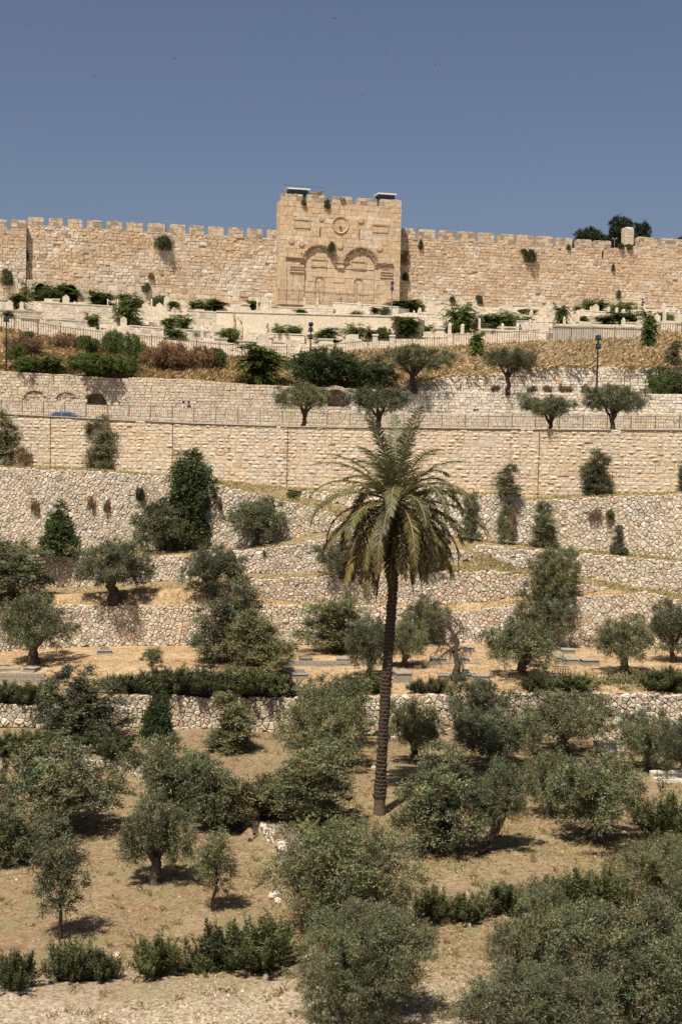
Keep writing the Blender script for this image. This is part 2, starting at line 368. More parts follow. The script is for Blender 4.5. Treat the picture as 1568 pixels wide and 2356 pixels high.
# grove floor
xs = np.arange(-62, 62.1, 0.62); ys = np.concatenate([np.arange(8, 30, 2.0), np.arange(30, 86.2, 0.5)])
vs = [(x, y, grove_z(x, y)) for y in ys for x in xs]; nx = len(xs)
fs = [(j * nx + i, j * nx + i + 1, (j + 1) * nx + i + 1, (j + 1) * nx + i) for j in range(len(ys) - 1) for i in range(nx - 1)]
tag(link('grove_ground', pymesh('grove_ground', vs, fs, M_grove, None, True)), 'bare brown earth floor of the olive grove', kind='structure')
tag(MB().box(-900, 900, -600, 86, -24, -18.9).build('ground', M_grove), 'valley floor earth around the grove', kind='structure')
tag(MB().add([(-1500, 250, 17), (1500, 250, 17), (3000, 4000, 17), (-3000, 4000, 17)], [(0, 1, 2, 3)]).build('plateau_ground', M_cem), 'level ground behind the city wall', kind='structure')
for a, b, nm, m in TERR:
    ruled(nm, a.top, b.bot, m, 10 if nm in ('cemetery_ground', 'hill_slope', 'tomb_terrace') else 4, 0, 0.12 if nm == 'hill_slope' else 0.04)
# road between the great retaining wall and the railing, and the raised walk behind it
ruled('road', [p.copy() + Vector((0, 0.7, ROAD_Z - p.z)) for p in LG.top], [Vector((p.x, p.y, ROAD_Z)) for p in LRL.bot], M_tar, 1, 0, 0)
ruled('pavement', [p + Vector((0, 0.05, -0.03)) for p in LRL.top], [p + Vector((0, 0, 0)) for p in LE1.bot], M_conc, 1, 0, 0)

# ------------------------------------------------------------------ masonry
def clip(poly, nx_, nz_, c):
    """keep the side nx*s + nz*z <= c"""
    out = []; n = len(poly)
    for i in range(n):
        a = poly[i]; b = poly[(i + 1) % n]
        da = nx_ * a[0] + nz_ * a[1] - c; db = nx_ * b[0] + nz_ * b[1] - c
        if da <= 0: out.append(a)
        if (da < 0 < db) or (db < 0 < da):
            t = da / (da - db); out.append((a[0] + (b[0] - a[0]) * t, a[1] + (b[1] - a[1]) * t))
    return out
def area(poly):
    return 0.5 * abs(sum(poly[i][0] * poly[(i + 1) % len(poly)][1] - poly[(i + 1) % len(poly)][0] * poly[i][1] for i in range(len(poly))))
def shrink(poly, g):
    cx = sum(p[0] for p in poly) / len(poly); cz = sum(p[1] for p in poly) / len(poly); out = []
    for p in poly:
        dx, dz = p[0] - cx, p[1] - cz; L = math.hypot(dx, dz) or 1e-6; k = max(0.35, 1 - g / L); out.append((cx + dx * k, cz + dz * k))
    return out
def stone(poly, mp, rng, gap, dep, inset, jit, back, col, lean=0.0, boss=0.0):
    """one stone: sides, chamfer, uneven face. mp(s, z, d) -> world"""
    p1 = shrink(poly, gap); p2 = shrink(p1, inset); n = len(p1); vs = []; fs = []
    d1 = dep * 0.55; zc = sum(p[1] for p in p1) / n; sx = rng.uniform(-1, 1) * lean; sz = rng.uniform(-0.2, 1) * lean
    cx = sum(p[0] for p in p1) / n
    for p in p1: vs.append(mp(p[0], p[1], back))
    for p in p1: vs.append(mp(p[0], p[1], d1 * rng.uniform(0.7, 1.1)))
    for p in p2: vs.append(mp(p[0], p[1], dep + rng.uniform(-jit, jit) + (p[0] - cx) * sx + (p[1] - zc) * sz))
    for i in range(n):
        j = (i + 1) % n
        fs.append((i, j, n + j, n + i)); fs.append((n + i, n + j, 2 * n + j, 2 * n + i))
    if boss > 0:
        k = len(vs); vs.append(mp(cx + rng.uniform(-.25, .25) * inset * 2, zc + rng.uniform(-0.6, 0.6) * inset, dep + boss * (0.15 + 2.0 * rng.random() ** 2.2)))
        for i in range(n): fs.append((2 * n + i, 2 * n + (i + 1) % n, k))
    else: fs.append(tuple(range(2 * n, 3 * n)))
    return vs, fs, col
def put_stones(parent, items, mat, name='stone', limit=300, more='stones'):
    """items: (verts, faces, colour, world area, in frame)"""
    order = sorted(range(len(items)), key=lambda i: (not items[i][4], -items[i][3]))
    for i in order[:limit]:
        v, f, c = items[i][:3]; link(name, pymesh(name, v, f, mat, c), parent)
    rest = order[limit:]
    if rest:
        V = []; F = []; C = []
        for i in rest:
            v, f, c = items[i][:3]; k = len(V); V += v; F += [tuple(q + k for q in g) for g in f]; C += [c] * len(v)
        o = link(more, pymesh(more, V, F, mat, np.array(C)), parent); tag(o, kind='stuff')
def framed(p):
    u, v = proj(p); return -5 < u < 1573
class Run:
    """vertical wall face along a world polyline"""
    def __init__(s, pts, zb, zt, depth_dir=None):
        s.p = pts; s.S = [0.0]
        for i in range(1, len(pts)): s.S.append(s.S[-1] + math.hypot(pts[i].x - pts[i - 1].x, pts[i].y - pts[i - 1].y))
        s.S = np.array(s.S); s.zb = np.array(zb); s.zt = np.array(zt); s.L = s.S[-1]
        s.X = np.array([q.x for q in pts]); s.Y = np.array([q.y for q in pts])
        tx = np.gradient(s.X, s.S); ty = np.gradient(s.Y, s.S); L = np.hypot(tx, ty); s.nx = ty / L; s.ny = -tx / L
    def fb(s, a): return float(np.interp(a, s.S, s.zb))
    def ft(s, a): return float(np.interp(a, s.S, s.zt))
    def mp(s, a, z, d):
        x = np.interp(a, s.S, s.X) + d * np.interp(a, s.S, s.nx); y = np.interp(a, s.S, s.Y) + d * np.interp(a, s.S, s.ny)
        return Vector((float(x), float(y), z))
    def core(s, name, mat, parent, d=-0.03, thick=0.6, over=0.0):
        vs = []; fs = []; n = len(s.p)
        for i in range(n):
            a = s.S[i]
            z0 = s.zb[i] - 0.3; z1 = max(s.zt[i] - 0.06, z0 + .01)
            vs += [s.mp(a, z0, d), s.mp(a, z1, d), s.mp(a, z1, d - thick), s.mp(a, z0, d - thick)]
        for i in range(n - 1):
            k = 4 * i
            for q in range(3): fs.append((k + q, k + 4 + q, k + 5 + q, k + 1 + q))
        fs += [(0, 1, 2, 3), tuple(4 * n - 4 + q for q in (3, 2, 1, 0))]
        return link(name, pymesh(name, vs, fs, mat), parent)
def lv_run(lv, u0, u1):
    idx = [i for i, u in enumerate(US) if u0 <= u <= u1]
    return Run([lv.bot[i] for i in idx], [lv.bot[i].z for i in idx], [lv.top[i].z for i in idx])
def rub_col(rng, warm=0.12, bright=1.0):
    r = rng.random()
    if r < warm: c = (0.56, 0.405, 0.29)
    elif r < warm + 0.30: c = (0.555, 0.47, 0.365)
    elif r < warm + 0.68: c = (0.625, 0.545, 0.44)
    elif r < warm + 0.82: c = (0.50, 0.44, 0.36)
    else: c = (0.68, 0.62, 0.53)
    k = rng.uniform(0.86, 1.14) * bright; return tuple(x * k for x in c)
def rubble(name, lv, u0, u1, label, w=0.40, h=0.29, seed=1, warm=0.12, bright=1.0, u0c=None, u1c=None, dep=0.095, coping=True, group=None, thick=0.6):
    rng = random.Random(seed)
    t = empty(name, lerp_at(lv.bot, max(u0, min(u1, 784)))); tag(t, label, 'wall', group)
    run = lv_run(lv, u0 if u0c is None else u0c, u1 if u1c is None else u1c)
    inv = t.matrix_world  # parents sit at their own place; children keep world shape by subtracting it
    off = Vector(t.location); mpw = run.mp; run_mp = lambda a, z, d: mpw(a, z, d) - off
    run.mp = run_mp
    run.core('earth_core', M_mortar, t, -0.10, thick)
    zmin, zmax = float(run.zb.min()), float(run.zt.max())
    nr = int((zmax - zmin) / h) + 3; cells = {}
    nc = int(run.L / w) + 2
    big = [(rng.uniform(0, run.L), rng.uniform(zmin, zmax), rng.uniform(1.2, 3.0)) for _ in range(int(run.L / 4))]
    for r in range(-1, nr):
        for c in range(-1, nc):
            cells[r, c] = ((c + 0.5 * (r % 2) + rng.uniform(-0.46, 0.46)) * w, zmin + (r + 0.2 + rng.uniform(-0.40, 0.40)) * h)
    # some sites vanish, so that bigger stones grow in their place
    dead = {k for k in cells if rng.random() < 0.18}
    items = []
    nb = [(dr, dc) for dr in (-2, -1, 0, 1, 2) for dc in (-2, -1, 0, 1, 2) if (dr, dc) != (0, 0)]
    for (r, c), q in cells.items():
        if (r, c) in dead: continue
        if not (0 <= q[0] <= run.L): continue
        zb, zt = run.fb(q[0]), run.ft(q[0])
        if zt - zb < 0.08 or q[1] < zb - h * 0.4 or q[1] > zt + h * 0.2: continue
        poly = [(q[0] - w * 1.6, q[1] - h * 1.6), (q[0] + w * 1.6, q[1] - h * 1.6), (q[0] + w * 1.6, q[1] + h * 1.6), (q[0] - w * 1.6, q[1] + h * 1.6)]
        for dr, dc in nb:
            k = (r + dr, c + dc)
            if k in dead or k not in cells: continue
            m = cells[k]; nx_, nz_ = m[0] - q[0], (m[1] - q[1])
            mid = ((m[0] + q[0]) / 2, (m[1] + q[1]) / 2); poly = clip(poly, nx_, nz_, nx_ * mid[0] + nz_ * mid[1])
            if len(poly) < 3: break
        if len(poly) < 3: continue
        zt2 = zt + rng.uniform(-0.05, 0.09)
        poly = clip(poly, 0, 1, zt2); poly = clip(poly, 0, -1, -zb + 0.05)
        if len(poly) < 3: continue
        A = area(poly)
        if A < 0.015: continue
        # merge near-equal vertices
        pp = [poly[0]]
        for p in poly[1:]:
            if math.hypot(p[0] - pp[-1][0], p[1] - pp[-1][1]) > 0.035: pp.append(p)
        if len(pp) > 3 and math.hypot(pp[0][0] - pp[-1][0], pp[0][1] - pp[-1][1]) < 0.035: pp.pop()
        if len(pp) < 3: continue
        col = rub_col(rng, warm, bright)
        d = dep * rng.uniform(0.75, 1.5)
        v, f, cc = stone(pp, run_mp, rng, rng.uniform(0.008, 0.020), d, min(0.06, math.sqrt(A) * 0.17), 0.026, -0.14, col, 0.14)
        wp = run_mp(q[0], q[1], 0) + off
        items.append((v, f, cc, A, framed(wp)))
    put_stones(t, items, M_rubble)
    return t
def ashlar_items(run_mp, s0, s1, fb, ft, ch, bw, rng, colf, gap=0.012, dep=0.06, inset=0.03, jit=0.012, back=-0.2, boss=0.0, hole=None, off=None, cut=None, rag=0.0, lean=0.03, z0=None, forb=None):
    items = []; S = np.linspace(s0, s1, 60); zmin = min(fb(a) for a in S); zmax = max(ft(a) for a in S); z = zmin if z0 is None else z0
    while z < zmax:
        h = ch(rng, z); a = s0 - rng.uniform(0, 0.8)
        while a < s1:
            w = bw(rng, z) ; b = a + w
            if b > s1 - 0.15: b = s1
            X0, X1 = max(a, s0), b; a = b
            segs = [(X0, X1)]
            if forb:
                for (f0, f1) in forb(z + h / 2):
                    segs = [q for (p0, p1) in segs for q in ((p0, min(p1, f0)), (max(p0, f1), p1)) if q[1] - q[0] > 0.06]
            for x0, x1 in segs:
                if x1 - x0 < 0.06: continue
                cxm = (x0 + x1) / 2; zt = ft(cxm); zb = fb(cxm)
                if z > zt - 0.05 or z + h < zb + 0.03: continue
                j = lambda: rng.uniform(-rag, rag)
                poly = [(x0 + j(), max(z, zb - 0.1) + j()), (x1 + j(), max(z, zb - 0.1) + j()), (x1 + j(), min(z + h, zt) + j()), (x0 + j(), min(z + h, zt) + j())]
                if hole and hole(cxm, (poly[0][1] + poly[2][1]) / 2, x1 - x0): continue
                if cut:
                    poly = cut(poly)
                    if not poly or len(poly) < 3: continue
                A = area(poly)
                if A < 0.01: continue
                d = dep * rng.uniform(0.55, 1.35); col = colf(rng, cxm, z)
                v, f, c = stone(poly, run_mp, rng, gap * rng.uniform(0.7, 1.5), d, inset, jit, back, col, lean, boss)
                wp = run_mp(cxm, z, 0) + (off or Vector((0, 0, 0)))
                items.append((v, f, c, A, framed(wp)))
        z += h
    return items

# ------------------------------------------------------------------ terrace walls
rubble('rubble_wall', LH1, -200, 800, 'tall rubble retaining wall under the shrubs below the road, tapering towards the palm', 0.33, 0.22, 21, 0.07)
rubble('rubble_wall', LH2, 690, 1780, 'tall rubble retaining wall beside the palm crown, directly below the smooth road wall', 0.34, 0.23, 22, 0.06, 1.08)
rubble('rubble_wall', LI, -200, 1084, 'rubble terrace wall behind the palm, below the tall tapering wall', 0.33, 0.22, 23, 0.08)
rubble('rubble_wall', LI, 1084, 1780, 'low pale rubble wall sloping down beside the palm, under the tallest rubble wall', 0.32, 0.23, 24, 0.05, 1.1)
rubble('rubble_wall', LJ, 552, 1258, 'reddish rubble wall crossing behind the palm trunk in the middle terrace', 0.34, 0.20, 25, 0.18)
rubble('rubble_wall', LJ, 1270, 1400, 'short stub of rubble wall beside the stacked olive trees', 0.36, 0.26, 26, 0.15)
rubble('rubble_wall', LK, -200, 1780, 'long rubble wall standing directly behind the grey tombs', 0.33, 0.215, 27, 0.08, 1.04)
rubble('rubble_wall', LM, -200, 1780, 'rubble wall under the dark rosemary hedge, behind the grove', 0.32, 0.22, 28, 0.09, 0.95, dep=0.12)
class LvX: pass
LX = LvX(); LX.top = []; LX.bot = []
_xb = VL; _xt = pl([(-420, 1742), (40, 1745), (240, 1752), (290, 1757), (420, 1803), (530, 1872), (600, 1912), (650, 1950), (660, 1990)])
for u in US:
    uu = min(u, 652); r = ray(uu, VL(uu) if uu < 640 else VL(uu)); k = -18.6 / r.z; p = r * k
    zb = plane_z(p.y) - 0.72; LX.bot.append(Vector((p.x, p.y, zb))); LX.top.append(Vector((p.x, p.y, zb + 0.86 + 0.10 * math.sin(u * 0.05))))
rubble('rubble_wall', LX, -200, 652, 'low broken rubble wall bending through the near grove beside the rosemary', 0.33, 0.24, 29, 0.09, 0.9, dep=0.13, thick=1.5)

# road wall of rock-faced blocks
def wall_things(name, lv, u0, u1, label, seed, colf, ch, bw, mortar, boss=0.0, dep=0.06, hole=None, gap=0.012, inset=0.03, jit=0.012, rag=0.0, lean=0.03, core=True, cat='wall', z0=None):
    t = empty(name, lerp_at(lv.bot, max(u0, min(u1, 784)))); tag(t, label, cat)
    off = Vector(t.location); run = lv_run(lv, u0, u1); m0 = run.mp; run.mp = lambda a, z, d: m0(a, z, d) - off
    if core: run.core('mortar_core', mortar, t, -0.03, 0.7)
    it = ashlar_items(run.mp, 0, run.L, run.fb, run.ft, ch, bw, random.Random(seed), colf, gap, dep, inset, jit, -0.1, boss, hole, off, None, rag, lean, z0)
    put_stones(t, it, M_ashlar, 'block', 300, 'blocks')
    return t, run, off
def ash_col(base, var=0.1, warm=0.12, wc=(0.58, 0.44, 0.32)):
    def f(rng, s, z):
        c = wc if rng.random() < warm else base; k = rng.uniform(1 - var, 1 + var); q = rng.uniform(-0.02, 0.02)
        return (c[0] * k + q, c[1] * k, c[2] * k - q)
    return f
JOINTS = [120, 393, 657, 1240]
_rg = lv_run(LG, -200, 1780)
_js = []
for ju in JOINTS:
    pj = lerp_at(LG.bot, ju); _js.append(float(_rg.S[int(np.argmin(np.abs(_rg.X - pj.x)))]))
def ghole(s, z, w):
    if any(abs(s - j) < 0.07 for j in _js): return True
    return False
_drain = random.Random(5); M_mortar_g = plain('pale_joint_mortar', (0.47, 0.385, 0.285), 0.95, 0.05, 0, 0.25, 3.0)
gw, grun, goff = wall_things('road_retaining_wall', LG, -200, 1780, 'great pale retaining wall of rock-faced blocks carrying the road', 31, ash_col((0.62, 0.515, 0.39), 0.09, 0.1, (0.59, 0.44, 0.30)),
    lambda r, z: r.uniform(0.27, 0.34), lambda r, z: r.uniform(0.32, 0.9), M_mortar_g, 0.042, 0.035, lambda s, z, w: _drain.random() < 0.006, 0.008, 0.05, 0.02, 0.004, 0.05)
for js in _js:
    a = grun.mp(js, grun.fb(js), 0.10); b = grun.mp(js, grun.ft(js), 0.10)
    MB().tube([a, b], 0.02, 6).build('expansion_joint', M_black, gw)
for i, (ua, ub) in enumerate(((-200, 330), (332, 640), (642, 860), (862, 1218), (1220, 1420), (1422, 1780))):      # coping
    vs = []; fs = []
    for u in np.arange(ua, ub + 1, 30):
        p = lerp_at(LG.top, float(u)) - goff
        for dy, dz in ((-0.14, -0.02), (-0.14, 0.05), (0.6, 0.05), (0.6, -0.5)): vs.append((p.x, p.y + dy, p.z + dz + (i % 2) * 0.03))
    n = len(vs) // 4
    for k in range(n - 1):
        for q in range(3): fs.append((4 * k + q, 4 * k + 4 + q, 4 * k + 5 + q, 4 * k + 1 + q))
    fs += [(0, 1, 2, 3), (4 * n - 1, 4 * n - 2, 4 * n - 3, 4 * n - 4)]
    me = pymesh('coping', vs, fs, M_ashlar, (0.55, 0.46, 0.35)); link('coping', me, gw)

# wall above the road, with walled-up arches at the car's side; lower tier runs on past the trees
NICHE = [(57, 103, 899, 926, 0.10), (131, 174, 903, 927, 0.08), (196, 245, 905, 934, 1.3), (748, 792, 896, 936, 1.4)]
r1 = lv_run(LE1, -200, 1780)
def s_of(run, u): return float(np.interp(lerp_at(LE1.bot, u).x, run.X, run.S))
nic = []
for (a, b, vt_, vb_, dp) in NICHE:
    y = lerp_at(LE1.bot, (a + b) / 2).y; nic.append((s_of(r1, a), s_of(r1, b), P((a + b) / 2, vt_, y).z, P((a + b) / 2, vb_, y).z, dp))
def arch_top(n_, s):
    m = (n_[0] + n_[1]) / 2; hw = (n_[1] - n_[0]) / 2; x = max(-1, min(1, (s - m) / hw))
    rise = hw * 0.55; return n_[2] - rise + rise * math.sqrt(max(0, 1 - x * x))
def ehole(s, z, w):
    for n_ in nic:
        if n_[0] - w * 0.1 < s < n_[1] + w * 0.1 and n_[3] < z < arch_top(n_, s) + 0.12: return True
    return s > 40 and _drain.random() < 0.008
e1, erun, eoff = wall_things('upper_road_wall', LE1, -200, 1780, 'coursed limestone wall above the road with three small walled arches', 32,
    lambda rng, s, z: ash_col((0.68, 0.615, 0.52) if s > 40 else (0.58, 0.49, 0.375), 0.12, 0.10)(rng, s, z), lambda r, z: r.uniform(0.24, 0.30), lambda r, z: r.uniform(0.3, 0.72), M_mortar_pale, 0.02, 0.06, ehole, 0.012, 0.035, 0.015, 0.008, 0.05, core=False)
vs = []; fs = []
ss = sorted(set(list(np.linspace(0, erun.L, 160)) + [x for n_ in nic for x in np.linspace(n_[0], n_[1], 9)] + [x for n_ in nic for x in (n_[0] - 0.005, n_[1] + 0.005)]))
cells_ = []
for a, b in zip(ss[:-1], ss[1:]):
    m = (a + b) / 2; n_ = next((n_ for n_ in nic if n_[0] < m < n_[1]), None)
    def col_(z0a, z0b, z1a, z1b, dd):
        k = len(vs); vs.extend([erun.mp(a, z0a, dd), erun.mp(b, z0b, dd), erun.mp(b, z1b, dd), erun.mp(a, z1a, dd)]); fs.append((k, k + 1, k + 2, k + 3))
    zb0, zt0, zb1, zt1 = erun.fb(a) - 0.2, erun.ft(a) - 0.05, erun.fb(b) - 0.2, erun.ft(b) - 0.05
    k = len(vs); vs.extend([erun.mp(a, zt0, -0.03), erun.mp(b, zt1, -0.03), erun.mp(b, zt1, -0.8), erun.mp(a, zt0, -0.8)]); fs.append((k, k + 1, k + 2, k + 3))
    if n_ is None: col_(zb0, zb1, zt0, zt1, -0.03)
    else:
        ta, tb = arch_top(n_, a), arch_top(n_, b)
        col_(zb0, zb1, n_[3], n_[3], -0.03); col_(ta, tb, zt0, zt1, -0.03); col_(n_[3], n_[3], ta, tb, -n_[4])
        for (q0, q1) in ((n_[3], n_[3]), (ta, tb)):
            k = len(vs); vs.extend([erun.mp(a, q0, -0.03), erun.mp(b, q1, -0.03), erun.mp(b, q1, -n_[4]), erun.mp(a, q0, -n_[4])]); fs.append((k, k + 1, k + 2, k + 3))
for n_ in nic:
    for e in (n_[0], n_[1]):
        k = len(vs); t_ = arch_top(n_, e + 1e-4 if e == n_[0] else e - 1e-4)
        vs.extend([erun.mp(e, n_[3], -0.03), erun.mp(e, t_, -0.03), erun.mp(e, t_, -n_[4]), erun.mp(e, n_[3], -n_[4])]); fs.append((k, k + 1, k + 2, k + 3))
link('mortar_core', pymesh('mortar_core', vs, fs, M_mortar_pale), e1)
rng = random.Random(77)
for n_ in nic:                                      # arch stones, and the fill of the walled-up arches
    m = (n_[0] + n_[1]) / 2; hw = (n_[1] - n_[0]) / 2; rise = hw * 0.55; zc = n_[2] - rise
    for i in range(11):
        a0, a1 = math.pi * i / 11, math.pi * (i + 1) / 11
        q = [(m + hw * 1.0 * math.cos(a0), zc + rise * math.sin(a0)), (m + (hw + .34) * math.cos(a0), zc + (rise + .36) * math.sin(a0)), (m + (hw + .34) * math.cos(a1), zc + (rise + .36) * math.sin(a1)), (m + hw * math.cos(a1), zc + rise * math.sin(a1))]
        v, f, c = stone(q, erun.mp, rng, 0.012, 0.1 * rng.uniform(.8, 1.2), 0.03, 0.012, -0.2, ash_col((0.52, 0.43, 0.33), 0.12, 0.05)(rng, 0, 0), 0.03)
        link('arch_stone', pymesh('arch_stone', v, f, M_ashlar, c), e1)
    it = ashlar_items(lambda a, z, d, D=n_[4]: erun.mp(a, z, d - D), n_[0] + .02, n_[1] - .02, lambda a: n_[3], lambda a: arch_top(n_, a), lambda r, z: 0.25, lambda r, z: r.uniform(0.25, 0.6), rng,
                      ash_col((0.50, 0.40, 0.30), 0.2, 0.25), 0.02, 0.08, 0.04, 0.02, -0.05, 0.0, (lambda s, z, w: rng.random() < 0.22), eoff, None, 0.02)
    put_stones(e1, it, M_ashlar, 'fill_block', 300)
wall_things('tier_wall', LE2, 932, 1780, 'white block wall holding the dry grass slope, with weeds on its ledge', 33, ash_col((0.68, 0.62, 0.53), 0.12, 0.06), lambda r, z: r.uniform(0.26, 0.36), lambda r, z: r.uniform(0.3, 0.8), M_mortar_pale, 0.02, 0.07, None, 0.014, 0.04, 0.02, 0.015, 0.05)
# low front ledge that carries the railing
wall_things('railing_ledge', LRL, -200, 1780, 'low stone ledge carrying the iron railing behind the blue car', 34, ash_col((0.56, 0.47, 0.36), 0.12, 0.12), lambda r, z: 0.28, lambda r, z: r.uniform(0.35, 0.8), M_mortar_pale, 0.01, 0.05, None, 0.012, 0.03, 0.012, 0.005)
# low parapet of the raised walk, just behind the railing
LPW = Lv([(-420, 900), (0, 921), (240, 933), (589, 945), (784, 952), (1568, 956), (1990, 958)], [(0, 950)], [(0, 130.2), (784, 125.2), (1568, 120.7)])
for i in range(len(US)): LPW.bot[i].z = LRL.top[i].z - 0.05; LPW.top[i].z = max(LPW.top[i].z, LPW.bot[i].z + 0.4)
pw_, prun, poff = wall_things('walk_parapet', LPW, -200, 1780, 'waist-high block parapet between the railing and the raised walk', 35, ash_col((0.62, 0.53, 0.415), 0.10, 0.08), lambda r, z: 0.27, lambda r, z: r.uniform(0.35, 0.75), M_mortar_pale, 0.012, 0.05, None, 0.012, 0.03, 0.012, 0.006, core=False)
prun.core('mortar_core', M_mortar_pale, pw_, -0.03, 0.3)

# ------------------------------------------------------------------ the city wall
def shade(c, k): return tuple(x * k for x in c)
def fbm(x, y): return 0.5 * math.sin(x * 0.9 + 1.7 * math.sin(y * 0.7)) + 0.3 * math.sin(x * 2.3 + y * 1.9) + 0.2 * math.sin(x * 0.31 - y * 2.7 + 1.0)
def city_col(white=0.0, zref=20.0):
    def f(rng, s, z):
        k = fbm(s * 0.45, z * 0.9) + rng.uniform(-0.5, 0.5) + white - (z - zref) * 0.06
        if k > 0.45: c = (0.68, 0.61, 0.52)
        elif k > 0.0: c = (0.61, 0.50, 0.385)
        elif k > -0.5: c = (0.57, 0.43, 0.295)
        else: c = (0.52, 0.36, 0.23)
        if rng.random() < 0.06: c = (0.36, 0.27, 0.19)
        m_ = (0.62, 0.505, 0.385); q = rng.uniform(0.9, 1.1); return tuple((x * 0.62 + y * 0.38) * q for x, y in zip(c, m_))
    return f
def column_core(mp, ss, fb, ft, ops, d, thick):
    """front sheet with openings (s0, s1, zlow, ztop(s), depth or None for through), and a top"""
    vs = []; fs = []
    def quad(*p): k = len(vs); vs.extend(p); fs.append((k, k + 1, k + 2, k + 3))
    for a, b in zip(ss[:-1], ss[1:]):
        m = (a + b) / 2; here = sorted([o for o in ops if o[0] < m < o[1]], key=lambda o: o[2])
        za, zb_ = fb(a), fb(b)
        for o in here:
            ta, tb = o[3](a), o[3](b)
            quad(mp(a, za, d), mp(b, zb_, d), mp(b, o[2], d), mp(a, o[2], d))
            if o[4] is not None:
                quad(mp(a, o[2], -o[4]), mp(b, o[2], -o[4]), mp(b, tb, -o[4]), mp(a, ta, -o[4]))
            dd = -o[4] if o[4] is not None else d - 0.8
            quad(mp(a, ta, d), mp(b, tb, d), mp(b, tb, dd), mp(a, ta, dd)); quad(mp(a, o[2], d), mp(b, o[2], d), mp(b, o[2], dd), mp(a, o[2], dd))
            za, zb_ = ta, tb
        quad(mp(a, za, d), mp(b, zb_, d), mp(b, ft(b), d), mp(a, ft(a), d))
        quad(mp(a, ft(a), d), mp(b, ft(b), d), mp(b, ft(b), d - thick), mp(a, ft(a), d - thick))
        quad(mp(a, ft(a), d - thick), mp(b, ft(b), d - thick), mp(b, fb(b), d - thick), mp(a, fb(a), d - thick))
    for o in ops:
        dd = -o[4] if o[4] is not None else d - 0.8
        for e in (o[0], o[1]):
            t_ = o[3](e); quad(mp(e, o[2], d), mp(e, t_, d), mp(e, t_, dd), mp(e, o[2], dd))
    for e in (ss[0], ss[-1]): quad(mp(e, fb(e), d), mp(e, ft(e), d), mp(e, ft(e), d - thick), mp(e, fb(e), d - thick))
    return vs, fs
CAP = (0.47, 0.37, 0.265)
def merlon(parent, mp, s0, s1, z0, z1, rng, thick=0.9, holes=0):
    """crenel tooth: a core with weathered uneven top, faced with its own blocks"""
    n = 6; vs = []; fs = []
    for i in range(n + 1):
        a = s0 + (s1 - s0) * i / n; zt = z1 + rng.uniform(-0.09, 0.05) - (0.12 if i in (0, n) else 0)
        vs += [mp(a, z0 - 0.05, -0.04), mp(a, zt - 0.05, -0.04), mp(a, zt, -0.18), mp(a, zt, -thick), mp(a, z0 - 0.05, -thick)]
    for i in range(n):
        for q in range(4): fs.append((5 * i + q, 5 * i + 5 + q, 5 * i + 6 + q, 5 * i + 1 + q))
    fs += [(0, 1, 2, 3, 4), tuple(5 * n + q for q in (4, 3, 2, 1, 0))]
    link('merlon', pymesh('merlon', vs, fs, M_city, CAP), parent)
    return ashlar_items(mp, s0 + .01, s1 - .01, lambda a: z0, lambda a: z1 - 0.05, lambda r, z: r.uniform(0.42, 0.6), lambda r, z: r.uniform(0.6, 1.1), rng,
                        lambda r, s, z: shade((0.58, 0.46, 0.34), r.uniform(0.88, 1.05) if r.random() < .72 else r.uniform(.5, .75)), 0.012, 0.06, 0.04, 0.02, -0.15, 0, None, None, None, 0.015)
def city_section(label, u0, u1, woff, cren, mer, topv, seed, white, slit=None):
    rng = random.Random(seed); f_c = pl(cren); f_b = _cb; f_t = pl(topv)
    um = max(0, min(1568, (u0 + u1) / 2)); sm, zm = onw(um, f_b(um), woff)
    t = empty('city_wall', W(sm, zm, woff)); tag(t, label, 'city wall'); off = Vector(t.location)
    mp = lambda s, z, d: W(s, z, woff + d) - off
    us = np.linspace(u0, u1, 40); sz = [onw(u, f_c(u), woff) for u in us]; sb = [onw(u, f_b(u) + 4, woff) for u in us]
    S = [a[0] for a in sz]; ft = lambda s: float(np.interp(s, S, [a[1] for a in sz])); fb = lambda s: float(np.interp(s, S, [a[1] for a in sb]))
    ops = []
    if slit:
        a = onw(slit[0] - 2.0, slit[1], woff); b = onw(slit[0] + 2.0, slit[2], woff); ops.append((a[0], b[0], b[1], lambda s, z=a[1]: z, None))
    ss = sorted(set(list(np.linspace(S[0], S[-1], 50)) + [x for o in ops for x in (o[0], o[1])]))
    v, f = column_core(mp, ss, lambda s: fb(s) - 1.5, ft, ops, -0.05, 2.4); link('wall_core', pymesh('wall_core', v, f, M_mortar_pale), t)
    def hole(s, z, w): return rng.random() < 0.012
    def bw(r, z):
        lo = (z - 18.0); return r.uniform(0.4, 1.1) if lo > 3 else r.uniform(0.6, 1.6)
    def ch(r, z): return r.uniform(0.36, 0.56) if z - 18.0 > 3 else r.uniform(0.5, 0.85)
    it = ashlar_items(mp, S[0], S[-1], fb, ft, ch, bw, rng, city_col(white), 0.014, 0.085, 0.05, 0.035, -0.1, 0.025, hole, off, None, 0.035, 0.08, None,
                      (lambda z: [(o[0], o[1]) for o in ops if o[2] < z < o[3](0)]) if ops else None)
    for (a, b) in mer:
        m = (a + b) / 2; s0, _ = onw(a, f_t(m), woff); s1, zt = onw(b, f_t(m), woff); z0 = ft((s0 + s1) / 2)
        it += [(*x[:4], framed(x[0][0] + off)) for x in merlon(t, mp, s0, s1, z0, zt, rng)]
    put_stones(t, it, M_city, 'block', 300, 'blocks')
    return t
city_section('end section of old city wall before the step, at the frame edge past the arches', -330, 61, WOFF + 1.1, [(-330, 514), (21, 529), (61, 531)], [(-60, -28), (-20, 17), (26, 61)], [(-60, 501), (0, 505), (61, 507)], 41, 0.05)
